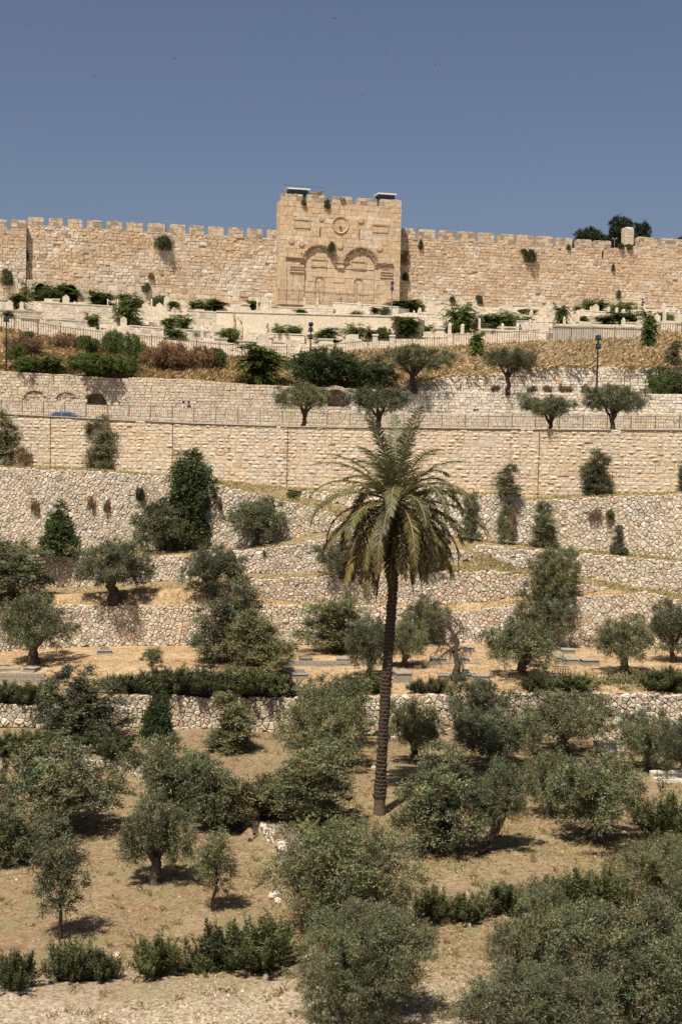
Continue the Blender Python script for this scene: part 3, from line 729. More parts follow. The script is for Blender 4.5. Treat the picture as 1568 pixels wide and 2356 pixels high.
city_section('long crenellated old city wall between the step and the gate tower', 62, 640, WOFF, [(62, 517), (107, 519), (563, 545), (640, 549)],
             [(64, 101), (113, 145), (156, 190), (201, 235), (246, 282), (292, 329), (341, 380), (391, 427), (436, 469), (480, 515), (526, 559), (569, 603), (614, 640)], [(60, 499), (300, 511), (560, 525), (603, 527), (640, 530)], 42, 0.25)
cw2 = city_section('crenellated old city wall beyond the gate tower, with the pines behind', 918, 1900, WOFF, [(918, 545), (958, 547), (1320, 571), (1420, 570), (1460, 564), (1568, 568), (1900, 589)],
             [(924, 955.5), (964, 1001), (1010, 1046), (1054, 1093), (1100, 1137), (1146, 1182), (1189, 1227), (1234, 1272), (1279, 1316), (1326, 1360), (1366, 1405), (1465, 1513), (1521, 1572), (1582, 1622), (1632, 1672)],
             [(918, 524), (975, 528), (1205, 541), (1385, 554), (1440, 553), (1465, 545), (1545, 550), (1672, 560)], 43, 0.05, slit=(1386, 578, 598))
# turret on the wall walk
s0, z0 = onw(1436, 562, WOFF); s1, z1 = onw(1457, 524, WOFF)
t = empty('wall_turret', W((s0 + s1) / 2, z0, WOFF - 0.6)); tag(t, 'small pale block turret with domed cap standing on the city wall', 'turret'); off = Vector(t.location)
hw = (s1 - s0) / 2; hh = z1 - z0
mb = MB(); mb.lathe([(hw * 1.0, -0.1), (hw * 1.0, hh * 0.96), (hw * 0.85, hh * 1.0), (hw * 0.4, hh * 1.05), (0.05, hh * 1.06)], 4)
o = mb.build('turret_core', M_city, t, cols=(0.55, 0.47, 0.37)); o.rotation_euler[2] = TH + R(45); o.scale = (1.35, 1.35, 1)
rng = random.Random(3); mp = lambda s, z, d: W(s, z, WOFF - 0.6 + hw * 0.96 + d) - off
put_stones(t, ashlar_items(mp, s0, s1, lambda a: z0, lambda a: z1 - 0.1, lambda r, z: 0.36, lambda r, z: r.uniform(.5, .9), rng, ash_col((0.58, 0.50, 0.40), 0.1, 0.05), 0.012, 0.05, 0.03, 0.01, -0.05), M_city, 'block', 300)

# ------------------------------------------------------------------ the gate tower (features measured on its front plane)
def T1(x, y, off=0.0): return onw(589 + x / 3.993, 392.7 + y / 3.993, off)
gt = empty('gate_tower', W(0, 0, 0)); zg = T1(760, 1195)[1]; gt.location.z = zg; off = Vector(gt.location)
tag(gt, 'tall sandy gate tower with two blocked carved arches in the city wall', 'gate tower')
gmp = lambda s, z, d: W(s, z, d) - off
sL = (T1(236, 210)[0] + T1(203, 1200)[0]) / 2; sR = (T1(1338, 262)[0] + T1(1313, 1195)[0]) / 2
ztopL = T1(250, 285)[1]; ztopR = T1(1300, 318)[1]; ztw = (ztopL + ztopR) / 2
KX = (sR - sL) / 1105.0
aL = T1(578, 857); aR = T1(960, 877); rin, rout = 132 * KX, 173 * KX
zc = (aL[1] + aR[1]) / 2; cL, cR = aL[0], aR[0]
zbase = T1(600, 1215)[1] - 0.4
RS0, RS1 = cL - rin, cR + rin
def rec_top(s):
    z = zc - 0.02
    for c in (cL, cR):
        q = rin * rin - (s - c) ** 2
        if q > 0: z = max(z, zc + math.sqrt(q))
    return z
SL = []
for (x, y0, y1) in ((590, 507, 612), (950, 530, 636)):
    a = T1(x, y0); b = T1(x, y1); SL.append((a[0] - 0.075, a[0] + 0.075, b[1], a[1]))
SD = []
for (x, y0, y1) in ((571, 1022, 1128), (926, 1038, 1148)):
    a = T1(x, y0, -0.55); b = T1(x, y1, -0.55); SD.append((a[0] - 0.07, a[0] + 0.07, b[1], a[1]))
ops = [(RS0, RS1, zbase + 0.5, rec_top, 0.30)] + [(a, b, c, (lambda s, z=d: z), None) for a, b, c, d in SL]
ss = sorted(set(list(np.linspace(sL, sR, 26)) + list(np.linspace(RS0, RS1, 34)) + [x for q in SL for x in q[:2]]))
v, f = column_core(gmp, ss, lambda s: zbase - 1.0, lambda s: ztw, ops, -0.2, 2.5)
link('tower_core', pymesh('tower_core', v, f, M_mortar_pale), gt)
rng = random.Random(44)
def tcut(poly):
    cx = sum(p[0] for p in poly) / len(poly); cz_ = sum(p[1] for p in poly) / len(poly); rm = (rin + rout) / 2
    if cz_ > zc - 0.4:
        for c in (cL, cR):
            dx, dz = cx - c, max(0.0, cz_ - zc); L = math.hypot(dx, dz)
            if L < rm * 0.93: return None
            if L < rm + 2.0:
                nx_, nz_ = dx / L, dz / L; poly = clip(poly, -nx_, -nz_, -(nx_ * c + nz_ * zc + rm))
                if len(poly) < 3: return None
    return poly
def tforb(z):
    o = [(a, b) for a, b, c, d in SL if c < z < d]
    if z < zc - 0.2: o.append((RS0, RS1))
    return o
def tcol(rng_, s, z):
    k = fbm(s * 0.7, z * 0.8) * 0.7 + rng_.uniform(-0.6, 0.6)
    c = (0.64, 0.545, 0.43) if k > 0.55 else (0.60, 0.465, 0.325) if k > -0.2 else (0.575, 0.42, 0.275)
    q = rng_.uniform(0.92, 1.06); return tuple(x * q for x in c)
it = ashlar_items(gmp, sL, sR, lambda a: zbase, lambda a: ztw, lambda r, z: r.uniform(0.55, 0.78), lambda r, z: r.uniform(0.7, 1.7), rng, tcol, 0.016, 0.05, 0.035, 0.018, -0.25, 0.0, None, off, tcut, 0.01, 0.02, None, tforb)
# infill of the two gateways, set back
it += ashlar_items(lambda s, z, d: gmp(s, z, d - 0.30), RS0 + .02, RS1 - .02, lambda a: zbase + 0.5, rec_top, lambda r, z: r.uniform(0.6, 0.85), lambda r, z: r.uniform(1.0, 2.1), rng,
                   lambda r, s, z: shade((0.61, 0.47, 0.33), r.uniform(.92, 1.06)), 0.010, 0.10, 0.025, 0.008, -0.04, 0, None, off, None, 0.006, 0.015, None, lambda z: [(a, b) for a, b, c, d in SD if c < z < d])
# left flank
fl = lambda s, z, d: W(sL - d, z, -s) - off
it += ashlar_items(fl, 0.0, 2.5, lambda a: zbase, lambda a: ztw, lambda r, z: r.uniform(0.55, 0.78), lambda r, z: r.uniform(0.8, 1.5), rng, tcol, 0.01, 0.05, 0.03, 0.012, -0.1, 0, None, off)
for (xa, xb, ya, yb) in ((237, 430, 203, 265), (470, 660, 210, 285), (700, 885, 230, 300), (925, 1112, 245, 305), (1142, 1338, 257, 312)):
    a = T1(xa, ya); b = T1(xb, ya)
    it += merlon(gt, gmp, max(a[0], sL), min(b[0], sR), ztw, a[1] + 0.02, rng, 1.2)
put_stones(gt, [(*x[:4], True) for x in it], M_city, 'block', 300, 'blocks')
v, f = MB().box(sL, sR, 0, 1, 0, 1).v, None
def tbox(name, s0, s1, z0, z1, d0, d1, col=(0.53, 0.39, 0.26), jit=0.02, mat=None, nseg=1):
    """carved block on the front"""
    vs = []; fs = []
    for i in range(nseg + 1):
        s = s0 + (s1 - s0) * i / nseg; j = lambda: rng.uniform(-jit, jit)
        vs += [gmp(s, z0 + j(), d0), gmp(s, z0 + j(), d1 + j()), gmp(s, z1 + j(), d1 + j()), gmp(s, z1 + j(), d0)]
    for i in range(nseg):
        for q in range(4): fs.append((4 * i + q, 4 * i + 4 + q, 4 * i + 4 + (q + 1) % 4, 4 * i + (q + 1) % 4))
    fs += [(0, 1, 2, 3), tuple(4 * nseg + q for q in (3, 2, 1, 0))]
    return link(name, pymesh(name, vs, fs, mat or M_city, col), gt)
# archivolts: three stepped rings of voussoirs
for c in (cL, cR):
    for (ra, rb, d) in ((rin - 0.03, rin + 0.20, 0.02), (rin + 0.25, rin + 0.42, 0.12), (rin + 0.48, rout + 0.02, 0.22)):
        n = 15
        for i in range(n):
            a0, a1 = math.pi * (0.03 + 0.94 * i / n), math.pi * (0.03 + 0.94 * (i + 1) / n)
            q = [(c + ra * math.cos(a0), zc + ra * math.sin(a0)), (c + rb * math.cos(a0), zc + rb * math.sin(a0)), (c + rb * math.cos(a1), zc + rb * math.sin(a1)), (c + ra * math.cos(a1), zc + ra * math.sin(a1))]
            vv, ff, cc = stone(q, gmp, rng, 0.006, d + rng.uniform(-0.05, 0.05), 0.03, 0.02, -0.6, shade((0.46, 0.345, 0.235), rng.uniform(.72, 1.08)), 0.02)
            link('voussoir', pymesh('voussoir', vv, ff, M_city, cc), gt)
    a = math.pi
# entablatures and capitals
for (x0, x1, y0, y1, cx0, cx1, cy0, cy1) in ((265, 437, 783, 842, 308, 440, 858, 935), (1092, 1256, 834, 905, 1138, 1252, 910, 985)):
    p = T1(x0, y0); q = T1(x1, y1); h = p[1] - q[1]
    for i, dd in enumerate((0.08, 0.14, 0.24, 0.32)):
        tbox('cornice', p[0] + (0.4 - dd) * 0.4 * (1 if x0 < 500 else 0), q[0] - (0.4 - dd) * 0.4 * (0 if x0 < 500 else 1), q[1] + h * i / 4 + 0.01, q[1] + h * (i + 1) / 4 - 0.02, -0.3, dd, (0.46, 0.345, 0.235), 0.025, None, 6)
    p = T1(cx0, cy0); q = T1(cx1, cy1); h = p[1] - q[1]
    tbox('capital', p[0], q[0], q[1] + h * 0.2, p[1], -0.3, 0.14, (0.45, 0.33, 0.22), 0.05, None, 5)
    tbox('capital_base', p[0] - 0.05, q[0] + 0.05, q[1], q[1] + h * 0.16, -0.3, 0.2, (0.52, 0.39, 0.27), 0.02, None, 4)
    for k in range(6):
        for r_ in range(2):
            s = p[0] + (q[0] - p[0]) * (k + 0.5) / 6; z = q[1] + h * (0.36 + 0.34 * r_)
            vv = MB().lathe([(0.02, -0.16), (0.13, -0.1), (0.17, 0.02), (0.1, 0.13), (0.02, 0.17)], 7)
            o = vv.build('carved_leaf', M_city, gt, cols=(0.42, 0.31, 0.205)); o.location = gmp(s, z, 0.14)
p = T1(703, 778); q = T1(803, 872)
for i, (f0, f1, dd, e) in enumerate(((0, 0.22, 0.25, 0.35), (0.24, 0.55, 0.45, 0.18), (0.57, 0.78, 0.62, 0.06), (0.8, 1.0, 0.55, 0.0))):
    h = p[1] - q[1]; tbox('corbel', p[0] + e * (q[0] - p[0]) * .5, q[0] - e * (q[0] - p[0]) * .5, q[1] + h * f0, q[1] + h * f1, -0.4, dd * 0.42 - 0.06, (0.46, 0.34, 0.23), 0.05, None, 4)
# framed tablets
def tablet(x0, x1, y0, y1, d):
    p = T1(x0, y0); q = T1(x1, y1); w = 0.16
    tbox('tablet', p[0] + w, q[0] - w, q[1] + w, p[1] - w, d - 0.1, d + 0.03, (0.565, 0.43, 0.285), 0.004)
    tbox('tablet_lintel', p[0] - .08, q[0] + .08, p[1] - w, p[1] + 0.05, d - 0.1, d + 0.13, (0.50, 0.37, 0.245), 0.012, None, 4)
    tbox('tablet_sill', p[0], q[0], q[1], q[1] + w * .7, d - 0.1, d + 0.12, (0.53, 0.40, 0.27), 0.008, None, 4)
    tbox('tablet_side', p[0], p[0] + w, q[1] + w * .7, p[1] - w, d - 0.1, d + 0.12, (0.53, 0.40, 0.27), 0.008, None, 2)
    tbox('tablet_side', q[0] - w, q[0], q[1] + w * .7, p[1] - w, d - 0.1, d + 0.12, (0.53, 0.40, 0.27), 0.008, None, 2)
tablet(345, 495, 437, 530, 0.03); tablet(1065, 1210, 487, 572, 0.03); tablet(507, 650, 803, 885, -0.20); tablet(868, 1010, 822, 906, -0.20)
def disc(name, x, y, r, d, prof, col, n=20, dd=0.0):
    s, z = T1(x, y); vs = []; fs = []
    for (rr, h) in prof:
        for j in range(n):
            w = 2 * math.pi * j / n; vs.append(gmp(s + r * KX * rr * math.cos(w), z + r * KX * rr * math.sin(w), d + h))
    for i in range(len(prof) - 1):
        for j in range(n): fs.append((i * n + j, i * n + (j + 1) % n, (i + 1) * n + (j + 1) % n, (i + 1) * n + j))
    if prof[-1][0] > 0.01: fs.append(tuple((len(prof) - 1) * n + j for j in range(n)))
    return link(name, pymesh(name, vs, fs, M_city, col), gt)
for (x, y, r) in ((597, 434, 29), (957, 454, 29), (320, 637, 31), (415, 667, 29), (768, 689, 29), (1131, 710, 29)):
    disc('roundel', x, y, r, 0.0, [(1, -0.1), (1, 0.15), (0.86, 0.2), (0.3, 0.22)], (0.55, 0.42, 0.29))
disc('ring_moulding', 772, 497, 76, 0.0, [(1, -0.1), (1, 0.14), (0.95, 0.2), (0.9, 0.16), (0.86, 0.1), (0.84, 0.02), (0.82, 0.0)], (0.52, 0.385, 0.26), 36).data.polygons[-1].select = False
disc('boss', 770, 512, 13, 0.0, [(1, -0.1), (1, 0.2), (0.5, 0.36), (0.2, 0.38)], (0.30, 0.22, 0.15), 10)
# blocked pointed doorways
for (x0, x1, yt, ys_, yb) in ((527, 617, 970, 1022, 1128), (883, 973, 985, 1038, 1148)):
    p = T1(x0, ys_, -.6); q = T1(x1, yb, -.6); ap = T1((x0 + x1) / 2, yt, -.6); w = 0.14; d = -0.21
    tbox('door_jamb', p[0], p[0] + w, q[1], p[1], d - .1, d + 0.12, (0.53, 0.395, 0.26), 0.006, None, 1); tbox('door_jamb', q[0] - w, q[0], q[1], p[1], d - .1, d + 0.12, (0.53, 0.395, 0.26), 0.006, None, 1)
    m = (p[0] + q[0]) / 2; hw_ = (q[0] - p[0]) / 2
    for sg in (-1, 1):
        for i in range(5):
            t0, t1 = i / 5, (i + 1) / 5
            f_ = lambda t_: (m + sg * hw_ * math.cos(t_ * math.pi / 2) ** 0.75, p[1] + (ap[1] - p[1]) * math.sin(t_ * math.pi / 2) ** 1.0)
            a0, a1 = f_(t0), f_(t1); qd = [a0, (a0[0] - sg * w, a0[1] - 0.03), (a1[0] - sg * w * (1 - t1), a1[1] - 0.13 * t1 - .02), a1]
            vs = [gmp(x_[0], x_[1], d - .1) for x_ in qd] + [gmp(x_[0], x_[1], d + 0.12) for x_ in qd]
            link('door_arch', pymesh('door_arch', vs, [(4, 5, 6, 7), (0, 1, 5, 4), (1, 2, 6, 5), (2, 3, 7, 6), (3, 0, 4, 7)], M_city, (0.52, 0.385, 0.255)), gt)
for a, b, c, d_ in SL + SD:      # round ends of the slits
    pass
# pilaster strip and worn carved bracket between the merlons
p = T1(205, 860); q = T1(275, 1150); tbox('pilaster', sL + 0.02, q[0], zbase, p[1], -0.1, 0.16, (0.54, 0.41, 0.275), 0.012, None, 2)
p = T1(765, 243); q = T1(812, 293)
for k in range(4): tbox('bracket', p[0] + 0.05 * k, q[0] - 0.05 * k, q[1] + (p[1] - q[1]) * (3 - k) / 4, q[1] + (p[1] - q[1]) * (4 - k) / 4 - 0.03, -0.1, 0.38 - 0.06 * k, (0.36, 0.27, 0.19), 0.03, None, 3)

# ------------------------------------------------------------------ guard booths on the tower roof
M_boothwhite = plain('white_roof_panel', (0.70, 0.70, 0.68), 0.5, 0.3, 0, 0.08)
M_boothgreen = plain('dark_green_frame', (0.03, 0.075, 0.07), 0.5, 0.4, 0, 0.2)
M_glass, _n, _l, _b = nodes('dark_window_glass', 0.08, 0.5); _b.inputs['Base Color'].default_value = (0.03, 0.04, 0.05, 1)
_l.new(ramp(_n, _l, nz(_n, _l, 3, 2).outputs['Fac'], [(0.3, (0.02, 0.03, 0.035)), (0.7, (0.05, 0.06, 0.07))]).outputs[0], _b.inputs['Base Color'])
M_canvas = plain('tan_canvas', (0.42, 0.32, 0.2), 0.9, 0.1, 0, 0.2)
def booth(label, x0, x1, yt, dback):
    p = T1(x0, yt, -dback); q = T1(x1, yt, -dback); w = (q[0] - p[0]); z0 = ztw - 0.1; h = p[1] - z0
    t = empty('guard_booth', W(p[0] + w / 2, z0, -dback), TH); tag(t, label, 'booth')
    hw_ = w / 2 * 0.84
    MB().box(-hw_, hw_, 0, 1.7, 0, h * 0.52).build('lower_panel', M_boothgreen, t)
    for x in (-hw_, -hw_ * 0.33, hw_ * 0.33, hw_): MB().box(x - 0.045, x + 0.045, -0.03, 0.06, h * 0.52, h - 0.1).build('window_post', M_boothgreen, t)
    for k in range(3):
        a = -hw_ + hw_ * 2 / 3 * k; MB().box(a + .06, a + hw_ * 2 / 3 - .06, 0.0, 0.03, h * 0.52 + .02, h - 0.12).build('window_pane', M_glass, t)
    MB().box(-hw_ + .05, hw_ - .05, 1.6, 1.68, h * .52, h - .1).build('back_panel', M_boothgreen, t)
    MB().box(-w / 2, w / 2, -0.45, 2.0, h - 0.1, h + 0.06).build('roof', M_boothwhite, t, bevel=0.02)
    return t
booth('guard booth beside the canvas sail on the tower roof', 285, 492, 160, 0.9)
booth('guard booth without a sail on the tower roof', 1112, 1284, 208, 0.9)
# canvas sail with its poles and line
pa = T1(275, 190, -1.2); pb = T1(612, 210, -1.2); a1 = T1(303, 132, -1.2); b1 = T1(625, 153, -1.2)
t = empty('canvas_sail', W(b1[0], ztw, -1.2)); off2 = Vector(t.location); tag(t, 'tan canvas sail slung between two poles on the tower roof', 'sail')
MB().tube([W(pa[0] - .3, ztw - .2, -1.2) - off2, W(a1[0], a1[1], -1.2) - off2], 0.05, 6).build('pole', M_iron, t)
MB().tube([W(pb[0], ztw - .2, -1.2) - off2, W(b1[0], b1[1], -1.2) - off2], 0.05, 6).build('pole', M_iron, t)
MB().tube([W(a1[0] - .8, a1[1] + 0.05, -1.2) - off2, W(b1[0], b1[1], -1.2) - off2], 0.018, 4).build('line', M_black, t)
c1 = T1(480, 205, -1.2); c2 = T1(605, 178, -1.2); c3 = T1(612, 222, -1.2)
vs = []; fs = []
for i in range(9):
    f_ = i / 8; top = Vector((c1[0], c1[1])).lerp(Vector((c2[0], c2[1])), f_); bot = Vector((c1[0], c1[1] - .1)).lerp(Vector((c3[0], c3[1])), f_)
    sag = 0.25 * math.sin(f_ * math.pi)
    for g in range(4):
        q = top.lerp(bot, g / 3); vs.append(W(q[0], q[1] - sag * 0.5, -1.0 - 0.3 * math.sin(g + i * .7) * .5 - g * .3) - off2)
for i in range(8):
    for g in range(3): fs.append((i * 4 + g, i * 4 + g + 1, i * 4 + g + 5, i * 4 + g + 4))
o = link('canvas', pymesh('canvas', vs, fs, M_canvas, None, True), t); md = o.modifiers.new('thick', 'SOLIDIFY'); md.thickness = 0.03
# small floodlights and masts along the wall walk
def mast(x, y, yb, label, woff, z0=None):
    u, v = x, y; s, z = onw(u, v, woff - 0.5); s2, zz = onw(u, yb, woff - .5)
    t = empty('wall_floodlight', W(s, zz, woff - .5)); tag(t, label, 'floodlight'); h = z - zz
    MB().tube([(0, 0, 0), (0, 0, h)], 0.05, 6).build('mast', M_grey, t)
    MB().box(-0.3, 0.3, -0.03, 0.03, h - 0.08, h).build('cross_arm', M_grey, t)
    for sx in (-1, 1): MB().box(sx * 0.26 - .11, sx * .26 + .11, -0.14, 0.1, h, h + 0.14, 0.02).build('lamp_head', M_grey, t)
mast(154, 500, 520, 'twin floodlight on the wall beside the second merlon past the step', WOFF)
mast(382, 511, 534, 'twin floodlight on the wall above the big caper bush', WOFF)
mast(609, 522, 546, 'twin floodlight on the wall just before the gate tower', WOFF)
mast(963, 521, 545, 'twin floodlight on the wall just past the gate tower', WOFF)
mast(1190, 535, 558, 'twin floodlight midway along the wall past the tower', WOFF)
mast(1413, 549, 570, 'twin floodlight on the wall beside the turret', WOFF)
mast(761, 443, 463, 'twin floodlight between the tower merlons', 0.0)
mast(655, 434, 446, 'twin floodlight at the tower corner beside the sail pole', 0.0)

# ------------------------------------------------------------------ plants: prototypes
def unit(a): return a / np.maximum(np.linalg.norm(a, axis=-1, keepdims=True), 1e-9)
def leaves_mesh(name, B, D, L, Wd, C, mat, rng):
    """rhombic leaves: base B, direction D, length L, width Wd, colour C"""
    D = unit(D); S = unit(np.cross(D, rng.normal(size=D.shape)))
    m = B + D * (L * 0.45)[:, None]; w = S * (Wd * 0.5)[:, None]
    V = np.stack([B, m + w, B + D * L[:, None], m - w], axis=1).reshape(-1, 3)
    return quadmesh(name, V, 4, mat, C)
def crown(rng, lobes, nclump, ntwig, nleaf, tlen, llen, lw, up=0.35, droop=0.15, inner=0.28, rnd=0.9, tone=(0.72, 1.25), clumpcol=0.22):
    lob = np.array(lobes); w = lob[:, 3] * lob[:, 4] + lob[:, 4] * lob[:, 5]; w = w / w.sum()
    k = rng.choice(len(lob), nclump, p=w)
    dr = rng.normal(size=(nclump, 3)); dr[:, 2] += 0.15; dr = unit(dr)
    rho = np.where(rng.random(nclump) < inner, rng.uniform(0.35, 0.8, nclump), rng.uniform(0.82, 1.06, nclump))
    c = lob[k, :3] + dr * lob[k, 3:6] * rho[:, None]
    cc = rng.uniform(tone[0], tone[1], nclump)
    hue = 1 + rng.normal(0, clumpcol * 0.3, (nclump, 3)) * np.array([1.0, 0.6, 0.8])
    n = nclump * ntwig
    ci = np.repeat(np.arange(nclump), ntwig)
    td = unit(dr[ci] * 0.8 + np.array([0, 0, up]) + rng.normal(size=(n, 3)) * rnd * 0.75)
    tl = tlen * rng.uniform(0.55, 1.25, n)
    st = c[ci] + rng.normal(size=(n, 3)) * tlen * 0.16
    t = np.tile(np.linspace(0.12, 1.0, nleaf), n); ti = np.repeat(np.arange(n), nleaf); N = n * nleaf
    B = st[ti] + td[ti] * (tl[ti] * t)[:, None]; B[:, 2] -= droop * tl[ti] * t * t
    side = unit(np.cross(td[ti], rng.normal(size=(N, 3))))
    D = td[ti] * 0.65 + side
    L = llen * rng.uniform(0.65, 1.2, N); Wd = lw * rng.uniform(0.7, 1.25, N)
    C = (cc[ci[ti]] * rng.uniform(0.88, 1.12, N))[:, None] * hue[ci[ti]]
    return B, D, L, Wd, C
PROTO = {}
def limbs(rng, lobes, r0, base_h, lean=(0, 0), nmax=5, gnarl=0.08):
    mb = MB(); fork = Vector((lean[0], lean[1], base_h))
    path = [Vector((0, 0, -0.25)), Vector((0, 0, 0.03))]; rad = [r0 * 1.5, r0 * 1.3]
    for i in range(1, 6):
        t = i / 5; path.append(Vector((lean[0] * t + rng.uniform(-gnarl, gnarl), lean[1] * t + rng.uniform(-gnarl, gnarl), base_h * t))); rad.append(r0 * (1.1 - 0.3 * t) * rng.uniform(0.9, 1.12))
    mb.tube(path, rad, 9)
    lb = sorted(lobes, key=lambda q: -q[3])[:nmax]
    for q in lb:
        tgt = Vector(q[:3]); a = path[-1] - Vector((0, 0, 0.1)); pts = []; rr = []
        for i in range(6):
            t = i / 5; p = a.lerp(tgt, t); p += Vector((rng.uniform(-1, 1), rng.uniform(-1, 1), rng.uniform(-1, 1))) * 0.09 * math.sin(t * 3.1) + Vector((0, 0, 0.15 * math.sin(t * 3.1)))
            pts.append(p); rr.append(r0 * (0.62 * (1 - t) + 0.10))
        mb.tube(pts, rr, 6)
        for _ in range(3):
            e = tgt + Vector((rng.uniform(-1, 1) * q[3], rng.uniform(-1, 1) * q[4], rng.uniform(-.4, 1) * q[5])) * 0.8
            mb.tube([tgt.lerp(a, 0.2), tgt.lerp(e, 0.5) + Vector((0, 0, .06)), e], [r0 * 0.16, r0 * 0.1, r0 * 0.03], 4)
    return mb
def make_proto(key, seed, lobes, leaf, mat, r0=0.14, base_h=1.0, lean=(0, 0), nmax=5, bark=None):
    rng = random.Random(seed); nr = np.random.default_rng(seed)
    B, D, L, Wd, C = crown(nr, lobes, **leaf)
    keep = B[:, 2] > 0.02; B, D, L, Wd, C = B[keep], D[keep], L[keep], Wd[keep], C[keep]
    me = leaves_mesh('crown', B, D, L, Wd, C, mat, nr)
    tr = limbs(rng, lobes, r0, base_h, lean, nmax); tm = pymesh('trunk', tr.v, tr.f, bark or M_bark, None, True)
    x = np.percentile(B[:, 0], [1.5, 98.5]); z = np.percentile(B[:, 2], [1.0, 99.2])
    PROTO[key] = (me, tm, x[1] - x[0], z[1], z[0], (x[0] + x[1]) / 2)
def rand_lobes(rng, n, spread, zc, zs, r, flat=0.85):
    out = []
    for i in range(n):
        a = 2 * math.pi * (i + rng.uniform(-.3, .3)) / n; q = spread * rng.uniform(0.55, 1.1); rr = r * rng.uniform(0.75, 1.2)
        out.append((q * math.cos(a), q * math.sin(a), zc + rng.uniform(-zs, zs), rr, rr, rr * flat))
    out.append((rng.uniform(-.2, .2), rng.uniform(-.2, .2), zc + zs * 0.9, r * 1.15, r * 1.15, r))
    for _ in range(2):
        a = rng.uniform(0, 6.28); out.append((spread * 1.45 * math.cos(a), spread * 1.45 * math.sin(a), zc + rng.uniform(-zs, zs * 1.6), r * .4, r * .4, r * .45))
    return out
OL = dict(nclump=235, ntwig=15, nleaf=10, tlen=0.38, llen=0.105, lw=0.034, tone=(0.5, 1.45), clumpcol=0.3, inner=0.2)
for i in range(6):      # full olives, crown low
    rg = random.Random(100 + i); make_proto('olive%d' % i, 200 + i, rand_lobes(rg, 7 + i % 3, 1.25, 1.85, 0.55, 0.80, 0.9) + rand_lobes(rg, 5, 1.15, 1.0, 0.2, 0.5, 0.85), OL, M_olive, 0.2, 0.7, (rg.uniform(-.2, .2), 0))
for i in range(3):      # umbrella olives with visible stems
    rg = random.Random(120 + i); make_proto('stem%d' % i, 220 + i, rand_lobes(rg, 7, 1.3, 2.75, 0.3, 0.78, 0.8), OL, M_olive, 0.17, 1.35, (rg.uniform(-.25, .25), 0), 5)
for i in range(4):      # old olives on a short thick trunk
    rg = random.Random(125 + i); make_proto('mid%d' % i, 225 + i, rand_lobes(rg, 8, 1.25, 1.95, 0.5, 0.80, 0.9) + rand_lobes(rg, 4, 1.45, 1.35, 0.15, 0.45, 0.8), OL, M_olive, 0.27, 0.95, (rg.uniform(-.25, .25), 0), 6)
make_proto('leaner', 229, [(q[0] + 0.75, q[1], q[2], *q[3:]) for q in rand_lobes(random.Random(129), 8, 1.2, 2.2, 0.5, 0.72, 0.9)], OL, M_olive, 0.27, 1.1, (0.75, 0), 6)
for i in range(3):      # shaggy tall olives
    rg = random.Random(130 + i); make_proto('tall%d' % i, 230 + i, [(rg.uniform(-.5, .5), rg.uniform(-.5, .5), 0.9 + 0.42 * k, 0.95 - 0.07 * k, 0.95 - 0.07 * k, 0.7) for k in range(7)], OL, M_olive, 0.15, 0.7)
for i in range(2):      # saplings
    rg = random.Random(140 + i); make_proto('sapling%d' % i, 240 + i, [(rg.uniform(-.25, .25), rg.uniform(-.25, .25), 1.3 + 0.36 * k, 0.72 - 0.09 * abs(k - 1.5), 0.7, 0.5) for k in range(6)], dict(OL, nclump=95, ntwig=11), M_olive, 0.07, 1.2, (-0.1, 0), 4)
FG = dict(nclump=430, ntwig=17, nleaf=13, tlen=0.42, llen=0.085, lw=0.024, tone=(0.5, 1.45), clumpcol=0.3, inner=0.2)
for i in range(3):      # the near olives, finer leaves
    rg = random.Random(150 + i); make_proto('near%d' % i, 250 + i, rand_lobes(rg, 9, 1.3, 2.0, 0.75, 0.74, 0.95) + rand_lobes(rg, 5, 1.2, 1.0, 0.25, 0.55, 0.85), FG, M_olive, 0.2, 0.7)
for i in range(2):      # wispy upright shrubs
    rg = random.Random(160 + i); make_proto('wispy%d' % i, 260 + i, [(rg.uniform(-.35, .35), rg.uniform(-.3, .3), 0.5 + 0.5 * k, 0.62 - 0.05 * k, 0.6 - 0.05 * k, 0.55) for k in range(7)], dict(OL, nclump=140, tlen=0.42, up=0.8), M_olive, 0.06, 0.6, (0, 0), 5)
GR = dict(nclump=240, ntwig=8, nleaf=9, tlen=0.34, llen=0.13, lw=0.05)
for i in range(3):      # round green shrubs
    rg = random.Random(170 + i); make_proto('green%d' % i, 270 + i, rand_lobes(rg, 6, 0.75, 1.1, 0.4, 0.7, 1.0), GR, M_green, 0.06, 0.4)
for i in range(2):      # conical dense green shrubs
    rg = random.Random(180 + i); make_proto('cone%d' % i, 280 + i, [(rg.uniform(-.15, .15), rg.uniform(-.15, .15), 0.4 + 0.36 * k, 0.95 - 0.105 * k, 0.95 - 0.105 * k, 0.5) for k in range(8)], dict(GR, nclump=300), M_darkgreen, 0.07, 0.5)
make_proto('yellow0', 290, rand_lobes(random.Random(9), 7, 1.1, 0.8, 0.3, 0.7, 0.8), dict(GR, nclump=260), M_bright, 0.05, 0.3)
make_proto('bluegreen0', 291, rand_lobes(random.Random(19), 8, 1.0, 1.5, 0.5, 0.85, 1.0), dict(GR, nclump=420), M_darkgreen, 0.12, 0.7)
make_proto('pine0', 292, rand_lobes(random.Random(29), 8, 1.4, 14.2, 1.3, 1.2, 0.9), dict(GR, nclump=620, llen=0.24, lw=0.09, up=0.3, tlen=.5), M_pine, 0.25, 11.5)
make_proto('pine1', 293, rand_lobes(random.Random(39), 9, 1.2, 13.6, 1.9, 1.2, 1.0), dict(GR, nclump=620, llen=0.24, lw=0.09, up=0.3, tlen=.5), M_pine, 0.25, 11.0)
